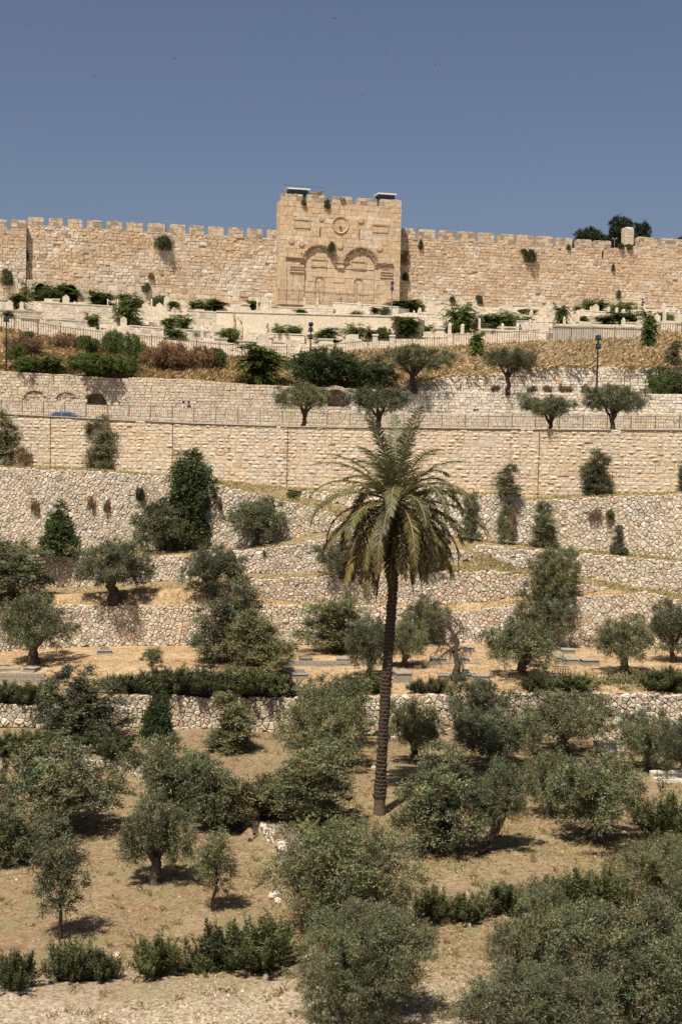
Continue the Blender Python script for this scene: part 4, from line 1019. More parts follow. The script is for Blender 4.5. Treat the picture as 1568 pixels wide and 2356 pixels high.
make_proto('brush0', 294, rand_lobes(random.Random(49), 7, 1.0, 0.7, 0.3, 0.6, 0.8), dict(GR, nclump=220, llen=0.11, lw=0.04, up=0.9, rnd=1.1), M_brown, 0.03, 0.2)
make_proto('brush1', 295, rand_lobes(random.Random(59), 6, 0.9, 0.7, 0.3, 0.55, 0.9), dict(GR, nclump=160, llen=0.11, lw=0.04, up=1.2, rnd=1.0), M_brown, 0.03, 0.2)
make_proto('caper0', 296, rand_lobes(random.Random(69), 5, 0.5, 0.6, 0.3, 0.5, 0.9), dict(GR, nclump=120, droop=0.9, up=-0.2), M_rose, 0.03, 0.3)
def pinnate(key, seed, nfr, h, spread, mat, stems=6):
    """bush of feathery compound leaves on a few upright stems"""
    nr = np.random.default_rng(seed); Bs = []; Ds = []; Ls = []; Ws = []; Cs = []; rg = random.Random(seed); mb = MB()
    tops = []
    for k in range(stems):
        a = 2 * math.pi * k / stems + rg.uniform(-.4, .4); e = Vector((math.cos(a), math.sin(a), 0)) * spread * rg.uniform(0.1, 0.8) + Vector((0, 0, h * rg.uniform(0.55, 0.95)))
        mb.tube([(0, 0, -.1), e * 0.5 + Vector((0, 0, .1)), e], [0.035, 0.025, 0.012], 5); tops.append(e)
    for k in range(nfr):
        e = tops[k % stems]; o = e * rg.uniform(0.2, 1.0); a = rg.uniform(0, 2 * math.pi); el = rg.uniform(-0.1, 0.9)
        d = np.array([math.cos(a) * math.cos(el), math.sin(a) * math.cos(el), math.sin(el)]); Lf = rg.uniform(0.5, 0.85); m = 13
        t = np.repeat(np.linspace(0.15, 1, m), 2); p = np.array(o)[None] + d[None] * (Lf * t)[:, None]; p[:, 2] -= 0.45 * Lf * t ** 2.2
        sd = np.cross(d, [0, 0, 1.0]); sd /= np.linalg.norm(sd) + 1e-9; sg = np.tile([1, -1], m)
        Bs.append(p); Ds.append(sd[None] * sg[:, None] + d[None] * 0.35 + np.array([0, 0, -0.25])); Ls.append(0.17 * (1.15 - 0.6 * t) * nr.uniform(.8, 1.2, 2 * m)); Ws.append(np.full(2 * m, 0.062))
        Cs.append(np.full((2 * m, 3), rg.uniform(0.75, 1.3)) * nr.uniform(.88, 1.12, (2 * m, 1)))
    B = np.concatenate(Bs); D = unit(np.concatenate(Ds)); L = np.concatenate(Ls); Wd = np.concatenate(Ws); C = np.concatenate(Cs)
    S = unit(np.cross(D, np.array([0, 0, 1.0]) + nr.normal(0, .35, D.shape))); m_ = B + D * (L * 0.45)[:, None]; w = S * (Wd * .5)[:, None]
    me = quadmesh('crown', np.stack([B, m_ + w, B + D * L[:, None], m_ - w], 1).reshape(-1, 3), 4, mat, C)
    x = np.percentile(B[:, 0], [1.5, 98.5]); z = np.percentile(B[:, 2], [1, 99])
    PROTO[key] = (me, pymesh('trunk', mb.v, mb.f, M_bark, None, True), x[1] - x[0], z[1], max(0, z[0]), 0.0)
pinnate('feather0', 301, 260, 1.5, 0.75, M_green, 8); pinnate('feather1', 302, 220, 1.1, 0.9, M_green, 9); pinnate('feather2', 303, 160, 1.0, 0.8, M_bright, 7)
_rg = random.Random(5); make_proto('feathertall', 304, [(_rg.uniform(-.35, .35), _rg.uniform(-.35, .35), 0.6 + 0.5 * k, (0.95, 1.0, 1.0, 1.05, 1.0, 0.95, 0.85, 0.6)[k], 0.9, 0.55) for k in range(8)], dict(GR, nclump=420, tlen=0.45, llen=0.17, lw=0.055, droop=0.55, up=0.1, tone=(0.5, 1.4)), M_darkgreen, 0.1, 0.8)
def rosemary(key, seed, mat, nbr=84, h=1.0, nsp=9, needle=22):
    """loose fan of branches carrying upright needle-leaved sprigs"""
    nr = np.random.default_rng(seed); rg = random.Random(seed); Bs = []; Ds = []; Cs = []; mb = MB()
    gap = rg.uniform(0, 6.28)
    for k in range(nbr):
        a = rg.uniform(0, 2 * math.pi); th = math.radians(rg.uniform(4, 72)) ** 1.0
        if abs((a - gap + math.pi) % (2 * math.pi) - math.pi) < .35 and rg.random() < .7: continue
        Lb = h * rg.uniform(0.55, 1.05) * (1.0 if th < .7 else .9); d = np.array([math.cos(a) * math.sin(th), math.sin(a) * math.sin(th), math.cos(th)])
        tone = rg.uniform(.5, 1.5); e = d * Lb; b0 = np.array([rg.uniform(-.12, .12), rg.uniform(-.12, .12), 0])
        if k < 26: mb.tube([tuple(b0 + np.array([0, 0, -.05])), tuple(b0 + e * .5), tuple(b0 + e)], [0.016, 0.01, 0.004], 4)
        for j in range(nsp):
            s0 = b0 + e * rg.uniform(0.1, 0.8); sd_ = d * .35 + np.array([rg.uniform(-.18, .18), rg.uniform(-.18, .18), 1.0]); Ls = h * rg.uniform(.22, .48); t = np.linspace(0, 1, needle)
            p = s0[None] + (sd_ / np.linalg.norm(sd_))[None] * (Ls * t)[:, None]; r_ = nr.normal(size=(needle, 3))
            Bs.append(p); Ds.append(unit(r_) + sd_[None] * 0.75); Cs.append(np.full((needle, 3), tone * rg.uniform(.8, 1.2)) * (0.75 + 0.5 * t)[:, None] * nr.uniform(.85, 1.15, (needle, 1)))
    B = np.concatenate(Bs); N = len(B); D = np.concatenate(Ds); C = np.concatenate(Cs); keep = B[:, 2] > -0.02; B, D, C = B[keep], D[keep], C[keep]; N = len(B)
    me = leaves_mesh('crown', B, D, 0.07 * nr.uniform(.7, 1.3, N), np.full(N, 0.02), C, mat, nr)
    x = np.percentile(B[:, 0], [2, 98]); PROTO[key] = (me, pymesh('trunk', mb.v, mb.f, M_bark), x[1] - x[0], np.percentile(B[:, 2], 98.5), 0.0, 0.0)
for i in range(4): rosemary('rosemary%d' % i, 310 + i, M_rose)
M_rosebrown = leaf_mat('dry_rosemary', (0.105, 0.088, 0.03), (0.12, 0.10, 0.045), 0.15, 0.25)
rosemary('rosebrown0', 320, M_rosebrown)

USED = {}
def plant(key, u, vb, w, vt, label, name='olive_tree', cat='olive tree', group='olive trees on the terraces', where=None, point=None, trunk=True, rot=None, dy=0.0, depth=None):
    """w: crown width in view, vt: its top; planted where the ground is seen at (u, vb)"""
    me, tm, W0, H0, zb0, xo = PROTO[key]
    p = point if point is not None else gp(u, vb, where)
    if dy: p = Vector((p.x, p.y + dy, p.z))
    k = p.y / FPX; wm = w * k * (0.95 if p.y < 84 else 0.98)
    top = P(u, vt, p.y); h = max(0.3, (top.z - p.z) * 0.96)
    sx = wm / W0; sz = h / H0
    o = empty(name, p); tag(o, label, cat, group)
    i = USED.get(key, 0); USED[key] = i + 1
    rz = rot if rot is not None else (i * 2.399) % 6.283
    o.rotation_euler = (0, 0, rz)
    o.scale = (sx, sx if depth is None else depth * sx, sz)
    c = link('crown', me, o)
    if trunk: link('trunk', tm, o)
    return o

# ------------------------------------------------------------------ the trees and shrubs of the place
def O(*a, **k): return plant(*a, **k)
G1 = 'olive trees on the terraces'; G2 = 'olive trees of the near grove'
RP = lambda u, v, y: P(u, v, y)
# along the road
def roadpt(u, dy=1.4): 
    p = lerp_at(LG.top, u); return Vector((P(u, 985, p.y + dy).x, p.y + dy, ROAD_Z))
O('stem0', 697, 980, 116, 880, 'small olive tree with bare forked stem before the railing, beside the dark leafy tree', point=roadpt(697))
O('stem1', 862, 975, 146, 884, 'broad olive tree before the railing directly above the palm tip', point=roadpt(866))
O('stem2', 1265, 985, 116, 908, 'small olive tree with twin stems before the railing, beside the tall lamp post', point=roadpt(1262))
O('stem0', 1409, 990, 134, 884, 'olive tree before the railing under the tall lamp post', point=roadpt(1410))
O('stem1', 952, 893, 156, 792, 'wide dark olive tree with forked stems on the ledge, against dry grass', where='wall_ledge')
O('stem2', 1168, 897, 112, 799, 'olive tree alone on the ledge before the white tier wall', where='wall_ledge')
# great road wall foot
GS = 'shrubs growing against the road wall'
O('wispy0', 12, 1062, 80, 943, 'wispy tall shrub against the road wall at the frame edge', 'shrub', 'shrub', GS, 'terrace_ramp')
O('wispy1', 234, 1078, 74, 953, 'wispy tall shrub against the road wall below the blue car', 'shrub', 'shrub', GS, 'terrace_ramp')
O('wispy0', 1162, 1150, 58, 1066, 'thin pale shrub against the road wall nearest the palm', 'shrub', 'shrub', GS, 'terrace_ramp')
O('wispy1', 1371, 1140, 68, 1034, 'wispy two-stemmed shrub against the road wall on the grass strip', 'shrub', 'shrub', GS, 'terrace_ramp')
O('wispy0', 1572, 1132, 36, 1060, 'wispy shrub half out of frame against the road wall', 'shrub', 'shrub', GS, 'terrace_ramp')
O('green0', 672, 1148, 26, 1130, 'small weed bush at the foot of the road wall before the palm', 'shrub', 'shrub', GS, 'terrace_ramp')
O('brush1', 55, 1062, 36, 1030, 'brown dead shrub beside the wispy shrub at the road wall', 'shrub', 'shrub', GS, 'terrace_ramp')
# tall wall foot and middle terraces
GM = 'shrubs on the middle terraces'
O('cone0', 138, 1280, 82, 1158, 'dense dark green conical shrub before the tall rubble wall', 'shrub', 'shrub', GM, 'terrace')
O('olive0', 374, 1266, 146, 1150, 'rounded grey olive beside the tall feathery tree at the rubble wall', group=G1, where='terrace')
O('feathertall', 436, 1245, 112, 1036, 'tall dark feathery tree of heaven overtopping the rubble wall', 'feathery_tree', 'tree', None, 'terrace')
O('olive1', 588, 1257, 128, 1142, 'bushy olive against the tapering end of the tall rubble wall', group=G1, where='terrace')
O('wispy1', 1246, 1257, 66, 1150, 'slim green shrub climbing the tall rubble wall past the palm', 'shrub', 'shrub', GM, 'terrace')
O('wispy0', 1420, 1273, 34, 1206, 'small thin shrub at the foot of the tall pale rubble wall', 'shrub', 'shrub', GM, 'terrace')
O('green2', 1436, 1276, 16, 1260, 'tiny green weed at the foot of the tall pale rubble wall', 'shrub', 'shrub', GM, 'terrace')
O('wispy1', 1084, 1240, 44, 1130, 'shrub half hidden behind the palm fronds at the rubble wall', 'shrub', 'shrub', GM, 'terrace')
O('wispy0', 1158, 1250, 40, 1160, 'sparse creeper shrub hanging by the tall rubble wall near the palm', 'shrub', 'shrub', GM, 'terrace')
O('tall0', 20, 1380, 156, 1232, 'large olive at the frame edge before the second rubble wall', group=G1, where='terrace')
O('mid0', 262, 1382, 172, 1238, 'leaning olive casting a round shadow on the bare orange terrace', group=G1, where='terrace')
O('mid1', 484, 1374, 142, 1250, 'olive with open crown at the terrace end beside the leaning olive', group=G1, where='terrace')
O('olive4', 786, 1366, 126, 1240, 'dark olive under the palm fronds before the reddish wall', group=G1, where='terrace')
O('olive5', 980, 1316, 92, 1232, 'olive behind the palm trunk half hidden by hanging fronds', group=G1, where='terrace')
O('olive0', 1275, 1375, 118, 1258, 'topmost olive of the stacked trio beyond the palm', group=G1, where='terrace')
# tomb terrace
O('mid2', 78, 1528, 168, 1368, 'big dark olive before the long wall at the frame edge, above the tomb slabs', group=G1)
O('tall1', 528, 1545, 146, 1338, 'taller rear olive of the pair above the thick rosemary hedge', group=G1, dy=3)
O('tall2', 596, 1562, 138, 1404, 'front olive of the pair above the thick rosemary hedge', group=G1)
O('tall0', 772, 1500, 136, 1368, 'ragged olive with crooked stem against the wall beside the palm trunk', group=G1)
O('olive2', 846, 1560, 92, 1418, 'olive beside the palm trunk on the tomb terrace', group=G1)
O('mid0', 930, 1535, 100, 1430, 'olive just past the palm trunk shading a dark tomb', group=G1)
O('olive4', 984, 1482, 106, 1374, 'rounded olive against the long wall beside the dead tree', group=G1)
O('olive5', 1248, 1482, 142, 1340, 'middle olive of the stacked trio beyond the palm', group=G1)
O('mid1', 1200, 1562, 172, 1424, 'spreading olive with thick dark trunk among the grey tombs, lowest of the stacked trio', group=G1)
O('mid2', 1434, 1550, 138, 1412, 'olive with slanting trunk beside the three grey box tombs', group=G1)
O('olive1', 1548, 1524, 116, 1380, 'dark olive before the long wall at the far frame edge', group=G1)
O('sapling0', 352, 1550, 50, 1488, 'thin sparse olive sapling above the rosemary hedge', group=G1)
# grove
O('tall1', 178, 1704, 176, 1532, 'large olive rising through the rosemary hedge before the rubble wall', group=G2)
O('cone1', 362, 1712, 74, 1592, 'narrow green shrub growing over the broken rubble wall', 'shrub', 'shrub', GM)
O('wispy0', 538, 1730, 116, 1592, 'loose green shrub before the rubble wall under the hedge', 'shrub', 'shrub', GM)
O('olive3', 760, 1722, 172, 1556, 'brownish rear olive of the tall clump beside the palm trunk', group=G2)
O('olive4', 735, 1764, 204, 1604, 'greener middle olive of the tall clump beside the palm trunk', group=G2)
O('tall2', 728, 1896, 204, 1698, 'greyish front olive of the tall clump beside the palm trunk', group=G2)
O('mid0', 952, 1758, 122, 1608, 'round olive with a clear dark trunk just past the palm', group=G2)
O('olive5', 1106, 1712, 172, 1556, 'wide olive reaching above the wall, first beyond the round one', group=G2)
O('olive2', 1140, 1768, 172, 1634, 'low olive in front of the wide one that reaches above the wall', group=G2)
O('mid2', 1292, 1738, 204, 1590, 'broad dark olive in the middle of the grove beside the white bench', group=G2)
O('olive3', 1452, 1680, 168, 1542, 'olive reaching above the wall by the caged tomb', group=G2)
O('olive4', 1490, 1775, 138, 1632, 'olive standing just beyond the white curved bench', group=G2)
O('olive5', 1572, 1795, 120, 1640, 'olive cut by the frame edge behind the white bench', group=G2)
O('tall0', 1002, 1962, 166, 1716, 'tall dense olive nearest the palm base with trunk in deep shade', group=G2)
O('leaner', 1112, 1962, 150, 1744, 'olive with a thick leaning trunk between the two dense olives', group=G2, rot=0.0)
O('olive1', 1262, 1880, 120, 1722, 'olive wedged between the leaning trunk and the widest olive', group=G2)
O('mid1', 1372, 1935, 262, 1728, 'widest olive of the grove casting deep shade', group=G2)
O('mid3', 130, 1915, 300, 1706, 'huge spreading olive at the frame edge over the low wall', group=G2)
O('tall1', 8, 1990, 120, 1840, 'olive cut by the frame edge beside the huge spreading olive', group=G2)
O('olive3', 385, 1880, 196, 1698, 'dark rear olive behind the low wall beside the huge spreading olive', group=G2)
O('tall0', 488, 1912, 116, 1742, 'upright greener olive beside the brownish bush at the low wall', group=G2)
O('mid3', 356, 2032, 164, 1828, 'round olive with hollow trunk on the open brown field', group=G2)
O('sapling1', 120, 1985, 100, 1870, 'low young olive under the huge spreading olive', group=G2)
O('sapling1', 490, 2096, 96, 1910, 'young green olive sapling with thin stem on the brown field', group=G2)
O('sapling0', 136, 2162, 124, 1912, 'slender young olive with pale stem on the brown field', group=G2)
O('near0', 790, 2150, 330, 1880, 'large rear olive at the centre of the near grove', group=G2)
O('near1', 822, 2362, 294, 2076, 'large front olive at the centre with its trunk on the gravel path', group=G2)
O('near2', 1524, 2170, 196, 1926, 'olive behind the near thicket at the frame edge', group=G2)
O('near0', 1236, 2345, 224, 2050, 'loose near olive standing by the gravel path before the rosemary', group=G2)
O('near1', 1476, 2420, 370, 2066, 'biggest near olive filling the bottom corner', group=G2)
O('near2', 1236, 2500, 330, 2236, 'low near olive sprawling at the bottom edge beside the gravel', group=G2)
# rosemary
GH = 'rosemary bushes along the terrace wall'; GB = 'rosemary bushes of the near grove'
hedge = [(8, 1622, 70, 1572), (66, 1624, 74, 1574), (262, 1600, 60, 1556), (300, 1600, 66, 1556), (356, 1610, 84, 1545), (412, 1612, 80, 1540), (468, 1614, 76, 1542), (522, 1614, 90, 1546), (584, 1614, 100, 1548), (645, 1610, 84, 1556),
         (800, 1602, 74, 1556), (862, 1600, 66, 1560), (962, 1600, 44, 1566), (1230, 1594, 70, 1556), (1318, 1600, 92, 1554), (1530, 1596, 90, 1540), (1590, 1598, 80, 1545)]
hl = ['rosemary bush at the frame edge end of the terrace hedge', 'rosemary bush beside the low block wall of the tomb terrace', 'rosemary bush tucked behind the large olive in the hedge', 'small rosemary bush next past the large olive in the hedge',
      'spiky rosemary bush under the thin sapling', 'tall rosemary bush just past the thin sapling', 'rosemary bush in the thick of the hedge, next to the tallest one', 'dark rosemary bush before the pair of tall olives', 'widest rosemary bush under the front olive of the pair', 'last rosemary bush of the thick hedge before the grove clump',
      'rosemary bush on the wall top just before the palm trunk', 'rosemary bush directly behind the palm trunk', 'small lone rosemary tuft past the palm trunk', 'rosemary bush under the spreading olive with the thick trunk', 'spiky rosemary bush before the caged tomb', 'rosemary bush on the wall near the frame edge past the slanting olive', 'rosemary bush at the very frame edge on the wall']
for i, (u, vb, w, vt) in enumerate(hedge): plant('rosemary%d' % (i % 4), u, vb - 6, w, vt, hl[i], 'rosemary_bush', 'bush', GH, 'tomb_terrace')
plant('rosebrown0', 1004, 1594, 46, 1562, 'browned rosemary tuft beside the dead tree stump', 'rosemary_bush', 'bush', GH, 'tomb_terrace')
near = [(28, 1742, 100, 1690), (86, 1738, 80, 1684), (216, 1760, 100, 1696), (268, 1752, 80, 1700), (36, 2276, 92, 2182), (158, 2256, 104, 2160), (228, 2254, 84, 2184), (358, 2244, 116, 2154), (508, 2230, 122, 2120), (608, 2230, 146, 2108),
        (990, 2120, 72, 2038), (1066, 2120, 100, 2056), (1160, 2100, 104, 2030), (1312, 2100, 150, 2004), (1408, 2098, 90, 1990), (1530, 1935, 110, 1840), (456, 2236, 84, 2200)]
nl = ['rosemary bush at the frame edge above the low broken wall', 'rosemary bush above the low broken wall beside the huge olive', 'rosemary bush above the low wall behind the huge olive crown', 'rosemary bush above the low wall nearest the narrow green shrub', 'rosemary bush at the bottom corner of the brown field', 'tall spiky rosemary bush below the slender sapling', 'small rosemary bush leaning on the tall spiky one', 'single round rosemary bush standing apart by the path', 'dark rosemary bush beside the largest bush of the path row', 'largest rosemary bush of the path row under the centre olive',
      'rosemary bush just past the large centre olive', 'dusty grey rosemary bush in the gap beyond the centre olive', 'rosemary bush behind the loose near olive', 'large rosemary bush on the slope behind the near thicket', 'rosemary bush at the top of the slope by the near thicket', 'bright rosemary bush by the widest olive at the frame edge', 'low flat rosemary spreading between the path row bushes']
for i, (u, vb, w, vt) in enumerate(near): plant('rosemary%d' % ((i + 1) % 4), u, vb, w, vt + (vb - vt) * (.14 if vb > 2000 else 0), nl[i], 'rosemary_bush', 'bush', GB)
plant('rosebrown0', 592, 1886, 120, 1800, 'soft olive-brown bush on the low wall corner', 'brown_bush', 'bush', GB)
# road bank and slope
GR_ = 'shrubs on the dry bank above the road'
bank = [('bluegreen0', 738, 925, 152, 800, 'large dark leafy tree beside the shaded doorway above the road', 'leafy_tree', 'tree'), ('feather0', 598, 886, 116, 792, 'big feathery green bush on the bank beside the large leafy tree', 'feathery_bush', 'bush'), ('bluegreen0', 858, 905, 92, 826, 'leafy tree between the large dark tree and the wide olive', 'leafy_tree', 'tree'),
        ('yellow0', 235, 868, 150, 816, 'yellow-green bush spilling over the wall above the dark arch', 'bush', 'bush'), ('feather1', 118, 858, 66, 812, 'feathery bush on the bank above the walled arches', 'feathery_bush', 'bush'), ('green0', 262, 820, 52, 760, 'round dark shrub under the fence, first of the three', 'shrub', 'shrub'), ('green1', 308, 840, 58, 768, 'round dark shrub under the fence, tallest of the three', 'shrub', 'shrub'), ('green2', 204, 815, 46, 772, 'round dark shrub under the fence, nearest the lamp post', 'shrub', 'shrub'),
        ('green1', 38, 832, 38, 790, 'green shrub beside the lamp post at the frame edge', 'shrub', 'shrub'), ('green2', 62, 795, 28, 762, 'small shrub just below the fence near the frame edge', 'shrub', 'shrub'), ('green0', 60, 858, 80, 820, 'low green shrub on the wall top above the first arch', 'shrub', 'shrub'), ('brush0', 385, 852, 110, 786, 'tall brown dead brush on the bank below the fence', 'dry_brush', 'bush'), ('brush1', 455, 850, 90, 795, 'brown dead brush thinning out before the feathery bush', 'dry_brush', 'bush'), ('green2', 495, 852, 42, 800, 'green shrub among the brown dead brush', 'shrub', 'shrub'),
        ('brush0', 60, 815, 90, 772, 'brown brush on the bank behind the lamp post', 'dry_brush', 'bush'), ('brush1', 150, 800, 80, 765, 'brown brush below the fence beside the dark shrubs', 'dry_brush', 'bush'), ('feather0', 1096, 824, 36, 762, 'narrow feathery bush alone on the golden slope', 'feathery_bush', 'bush'), ('feather0', 1490, 806, 42, 712, 'tall narrow feathery bush growing through the fence', 'feathery_bush', 'bush'), ('wispy0', 1545, 855, 44, 782, 'thin shrub at the slope end near the frame edge', 'shrub', 'shrub'),
        ('green1', 1520, 925, 70, 838, 'green leafy bush over the shaded block wall by the road', 'bush', 'bush'), ('caper0', 1560, 925, 80, 862, 'dark creeper mat over the block wall at the frame edge', 'creeper', 'bush')]
for k, u, vb, w, vt, lab, nm, ct in bank:
    plant(k, u, vb, w, vt, lab, nm, ct, GR_, 'hill_slope' if vb < 890 else 'wall_ledge')
# cemetery bushes
GC = 'feathery bushes among the graves'
cem = [(40, 712, 46, 680), (82, 690, 56, 656), (150, 690, 62, 652), (118, 696, 40, 668), (190, 690, 40, 668), (232, 700, 48, 674), (295, 748, 50, 690), (290, 698, 44, 676), (318, 710, 24, 688), (366, 704, 34, 682), (400, 716, 28, 694), (455, 718, 40, 690), (495, 716, 48, 692), (213, 755, 32, 722), (112, 732, 24, 716),
       (390, 762, 34, 732), (422, 758, 34, 726), (400, 780, 44, 758), (450, 782, 24, 764), (525, 786, 44, 758), (580, 712, 28, 692), (632, 778, 26, 748), (655, 786, 50, 750), (675, 782, 30, 752), (752, 788, 52, 758), (690, 722, 22, 712), (814, 786, 44, 748), (852, 784, 34, 756), (820, 732, 26, 716), (885, 726, 22, 708), (862, 722, 20, 708), (735, 698, 24, 686), (808, 696, 26, 686),
       (925, 716, 60, 692), (955, 714, 36, 696), (935, 776, 54, 732), (975, 766, 36, 748), (1060, 764, 60, 702), (1035, 770, 30, 745), (1115, 758, 50, 728), (1160, 758, 60, 718), (1205, 752, 40, 728), (1290, 744, 34, 702), (1370, 716, 50, 692), (1430, 722, 46, 698), (1340, 746, 26, 728), (1390, 744, 40, 726), (1425, 744, 50, 720), (1460, 744, 34, 720), (1525, 742, 36, 720), (1200, 724, 24, 712), (1223, 722, 24, 712), (1330, 722, 24, 704), (1040, 736, 26, 722), (880, 782, 30, 756), (20, 740, 24, 716)]
side = ['under the stone arches', 'below the long wall', 'below the gate tower', 'beyond the gate tower', 'near the far end']
for i, (u, vb, w, vt) in enumerate(cem):
    big = w >= 48
    land = ('by the arcade' if u < 215 else 'before the gate tower' if u < 560 else 'above the globe lamp' if u < 780 else 'below the gate tower' if u < 960 else 'past the gate tower' if u < 1240 else 'under the pines')
    row = 'top row' if vb < 726 else 'middle row' if vb < 765 else 'fence row'
    plant(('feather0', 'feather1', 'feather2', 'feather1', 'green1')[i % 5] if not big else ('feather0', 'feather1', 'feather0')[i % 3], u, vb, w * 1.22, vt - (vb - vt) * .12, '%s feathery green bush %s, %s' % ('large' if big else 'small' if w < 30 else 'mid-sized', land, row), 'feathery_bush', 'bush', GC, 'cemetery_ground')
# creepers rooted in the walls
GW = 'caper bushes rooted in the city wall'
for (u, v, w, h, lab, wo) in [(376, 575, 40, 34, 'big dark caper bush high on the city wall before the tower', WOFF), (1216, 602, 32, 28, 'trailing caper bush high on the wall past the tower', WOFF), (1205, 583, 18, 12, 'small caper tuft just above the trailing one past the tower', WOFF), (15, 655, 24, 36, 'caper bush on the wall section at the frame edge', WOFF + 1.1), (335, 670, 20, 20, 'caper tuft low on the wall below the big caper bush', WOFF), (348, 642, 20, 16, 'dry caper tuft midway below the big caper bush', WOFF),
        (930, 612, 24, 36, 'brown dry caper bush in the corner beside the tower', WOFF), (932, 645, 18, 18, 'small caper tuft lower in the tower corner', WOFF), (966, 572, 12, 22, 'caper tuft under the second merlon past the tower', WOFF), (752, 478, 14, 20, 'dark caper tuft high on the tower front', 0.0), (698, 471, 12, 12, 'small caper tuft under the tower booth', 0.0), (760, 578, 20, 22, 'weeds growing over the first gate arch', 0.0), (1428, 572, 16, 14, 'caper tuft under the wall turret', WOFF), (1446, 573, 14, 12, 'second caper tuft under the wall turret', WOFF), (1306, 574, 10, 12, 'small tuft below a merlon between turret and trailing caper', WOFF), (61, 600, 10, 22, 'weed in the step of the city wall', WOFF),
        (1408, 622, 10, 16, 'weed in the wall joint beyond the arrow slit', WOFF), (1040, 696, 14, 16, 'weed low on the wall past the tower', WOFF), (1100, 697, 16, 18, 'second weed low on the wall past the tower', WOFF), (1420, 685, 12, 18, 'weed low on the wall under the turret', WOFF)]:
    s, z = onw(u, v, wo); p = W(s, z - 0.1, wo + 0.12)
    key = 'brush1' if 'dry' in lab else 'caper0'
    q = plant(key, u, v, w, v - h, lab, 'caper_bush', 'bush', GW, point=p, trunk=False, depth=0.7)
for (u, v, w, h, lab, kk) in [(80, 1185, 24, 40, 'dry hanging creeper on the tall rubble wall before the conical shrub', 'brush1'), (210, 1175, 34, 34, 'brown creeper hanging on the tall rubble wall past the conical shrub', 'brush1'), (250, 1180, 26, 34, 'brown creeper by the green rag on the rubble wall', 'brush1'), (322, 1155, 34, 34, 'brown bush rooted high on the tall rubble wall', 'rosebrown0'), (508, 1180, 14, 36, 'dry creeper strand on the rubble wall past the feathery tree', 'brush1'), (1404, 1196, 36, 24, 'green bush rooted in the middle of the tall pale wall', 'green0'), (1365, 1200, 40, 30, 'brown creeper beside the green bush on the tall pale wall', 'brush1'), (1170, 1210, 40, 60, 'dry creeper spreading on the tall pale wall near the palm', 'brush1'), (608, 1282, 16, 16, 'small tuft rooted in the rubble wall under the bushy olive', 'brush1')]:
    lv = LH1 if u < 560 else LH2 if u > 1000 else LI; p = lerp_at(lv.bot, u); z = P(u, v, p.y).z
    plant(kk, u, v, w, v - h, lab, 'creeper', 'creeper', 'creepers rooted in the rubble walls', point=Vector((P(u, v, p.y).x, p.y - 0.12, z)), trunk=False, depth=0.5)
for (u, w, h) in [(1140, 20, 14), (1290, 14, 16), (1345, 18, 18), (1300, 16, 12), (1420, 18, 14), (1225, 22, 12), (1258, 22, 14), (1310, 16, 12), (1440, 22, 12)]:
    p = lerp_at(LE1.top, u); plant('brush1', u, 900, w, 900 - h, 'small weed clump on the white tier wall ledge', 'weed_clump', 'weed', 'weeds on the white tier wall ledge', point=p + Vector((0, 0.35, 0)), trunk=False)
# pines behind the city wall
for (k, u, w, vt, lab) in [('pine0', 1349, 62, 517, 'low dark pine behind the wall before the turret'), ('pine1', 1422, 70, 492, 'tallest dark pine behind the wall next to the turret'), ('pine1', 1475, 46, 505, 'narrow dark pine behind the wall just past the turret'), ('pine0', 1388, 44, 534, 'small dark pine between the two larger ones'), ('pine0', 1572, 60, 540, 'dark pine top at the frame edge above the wall')]:
    y = 245.0; p = P(u, 620, y); plant(k, u, 620, w, vt, lab, 'pine_tree', 'pine tree', 'pines behind the city wall', point=Vector((p.x, y, 19.0)))

# dead tree
p = gp(1046, 1566); t = empty('dead_tree', p); tag(t, 'bare dead tree with twisted dark trunk among the tombs', 'tree')
k = p.y / FPX; rg = random.Random(8); mb = MB()
def px(u, v): q = P(u, v, p.y) - p; return Vector((q.x, 0, q.z))
main = [px(1046, 1566), px(1050, 1530), px(1048, 1500), px(1050, 1478), px(1042, 1455), px(1032, 1430), px(1022, 1414)]
mb.tube([q + Vector((rg.uniform(-.06, .06), 0, 0)) for q in main], [0.30, 0.2, 0.16, 0.17, 0.10, 0.07, 0.04], 9); mb.build('trunk', M_bark, t, True)
mb = MB()
for i in range(24):
    b = main[3].lerp(main[6], rg.random()) if i < 11 else main[2]; e = b + Vector((rg.uniform(-1.7, 1.2), rg.uniform(-.9, .9), rg.uniform(-0.9, 0.6)))
    m = b.lerp(e, .5) + Vector((0, 0, .3)); mb.tube([b, m, e], [0.05, 0.03, 0.012], 5)
    for _ in range(16):
        s = m.lerp(e, rg.random()); d = s + Vector((rg.uniform(-.5, .4), rg.uniform(-.4, .4), rg.uniform(-.9, .15))); mb.tube([s, s.lerp(d, .5) + Vector((0, 0, .06)), d], [0.016, 0.012, 0.006], 3)
mb.build('branches', M_bark, t)

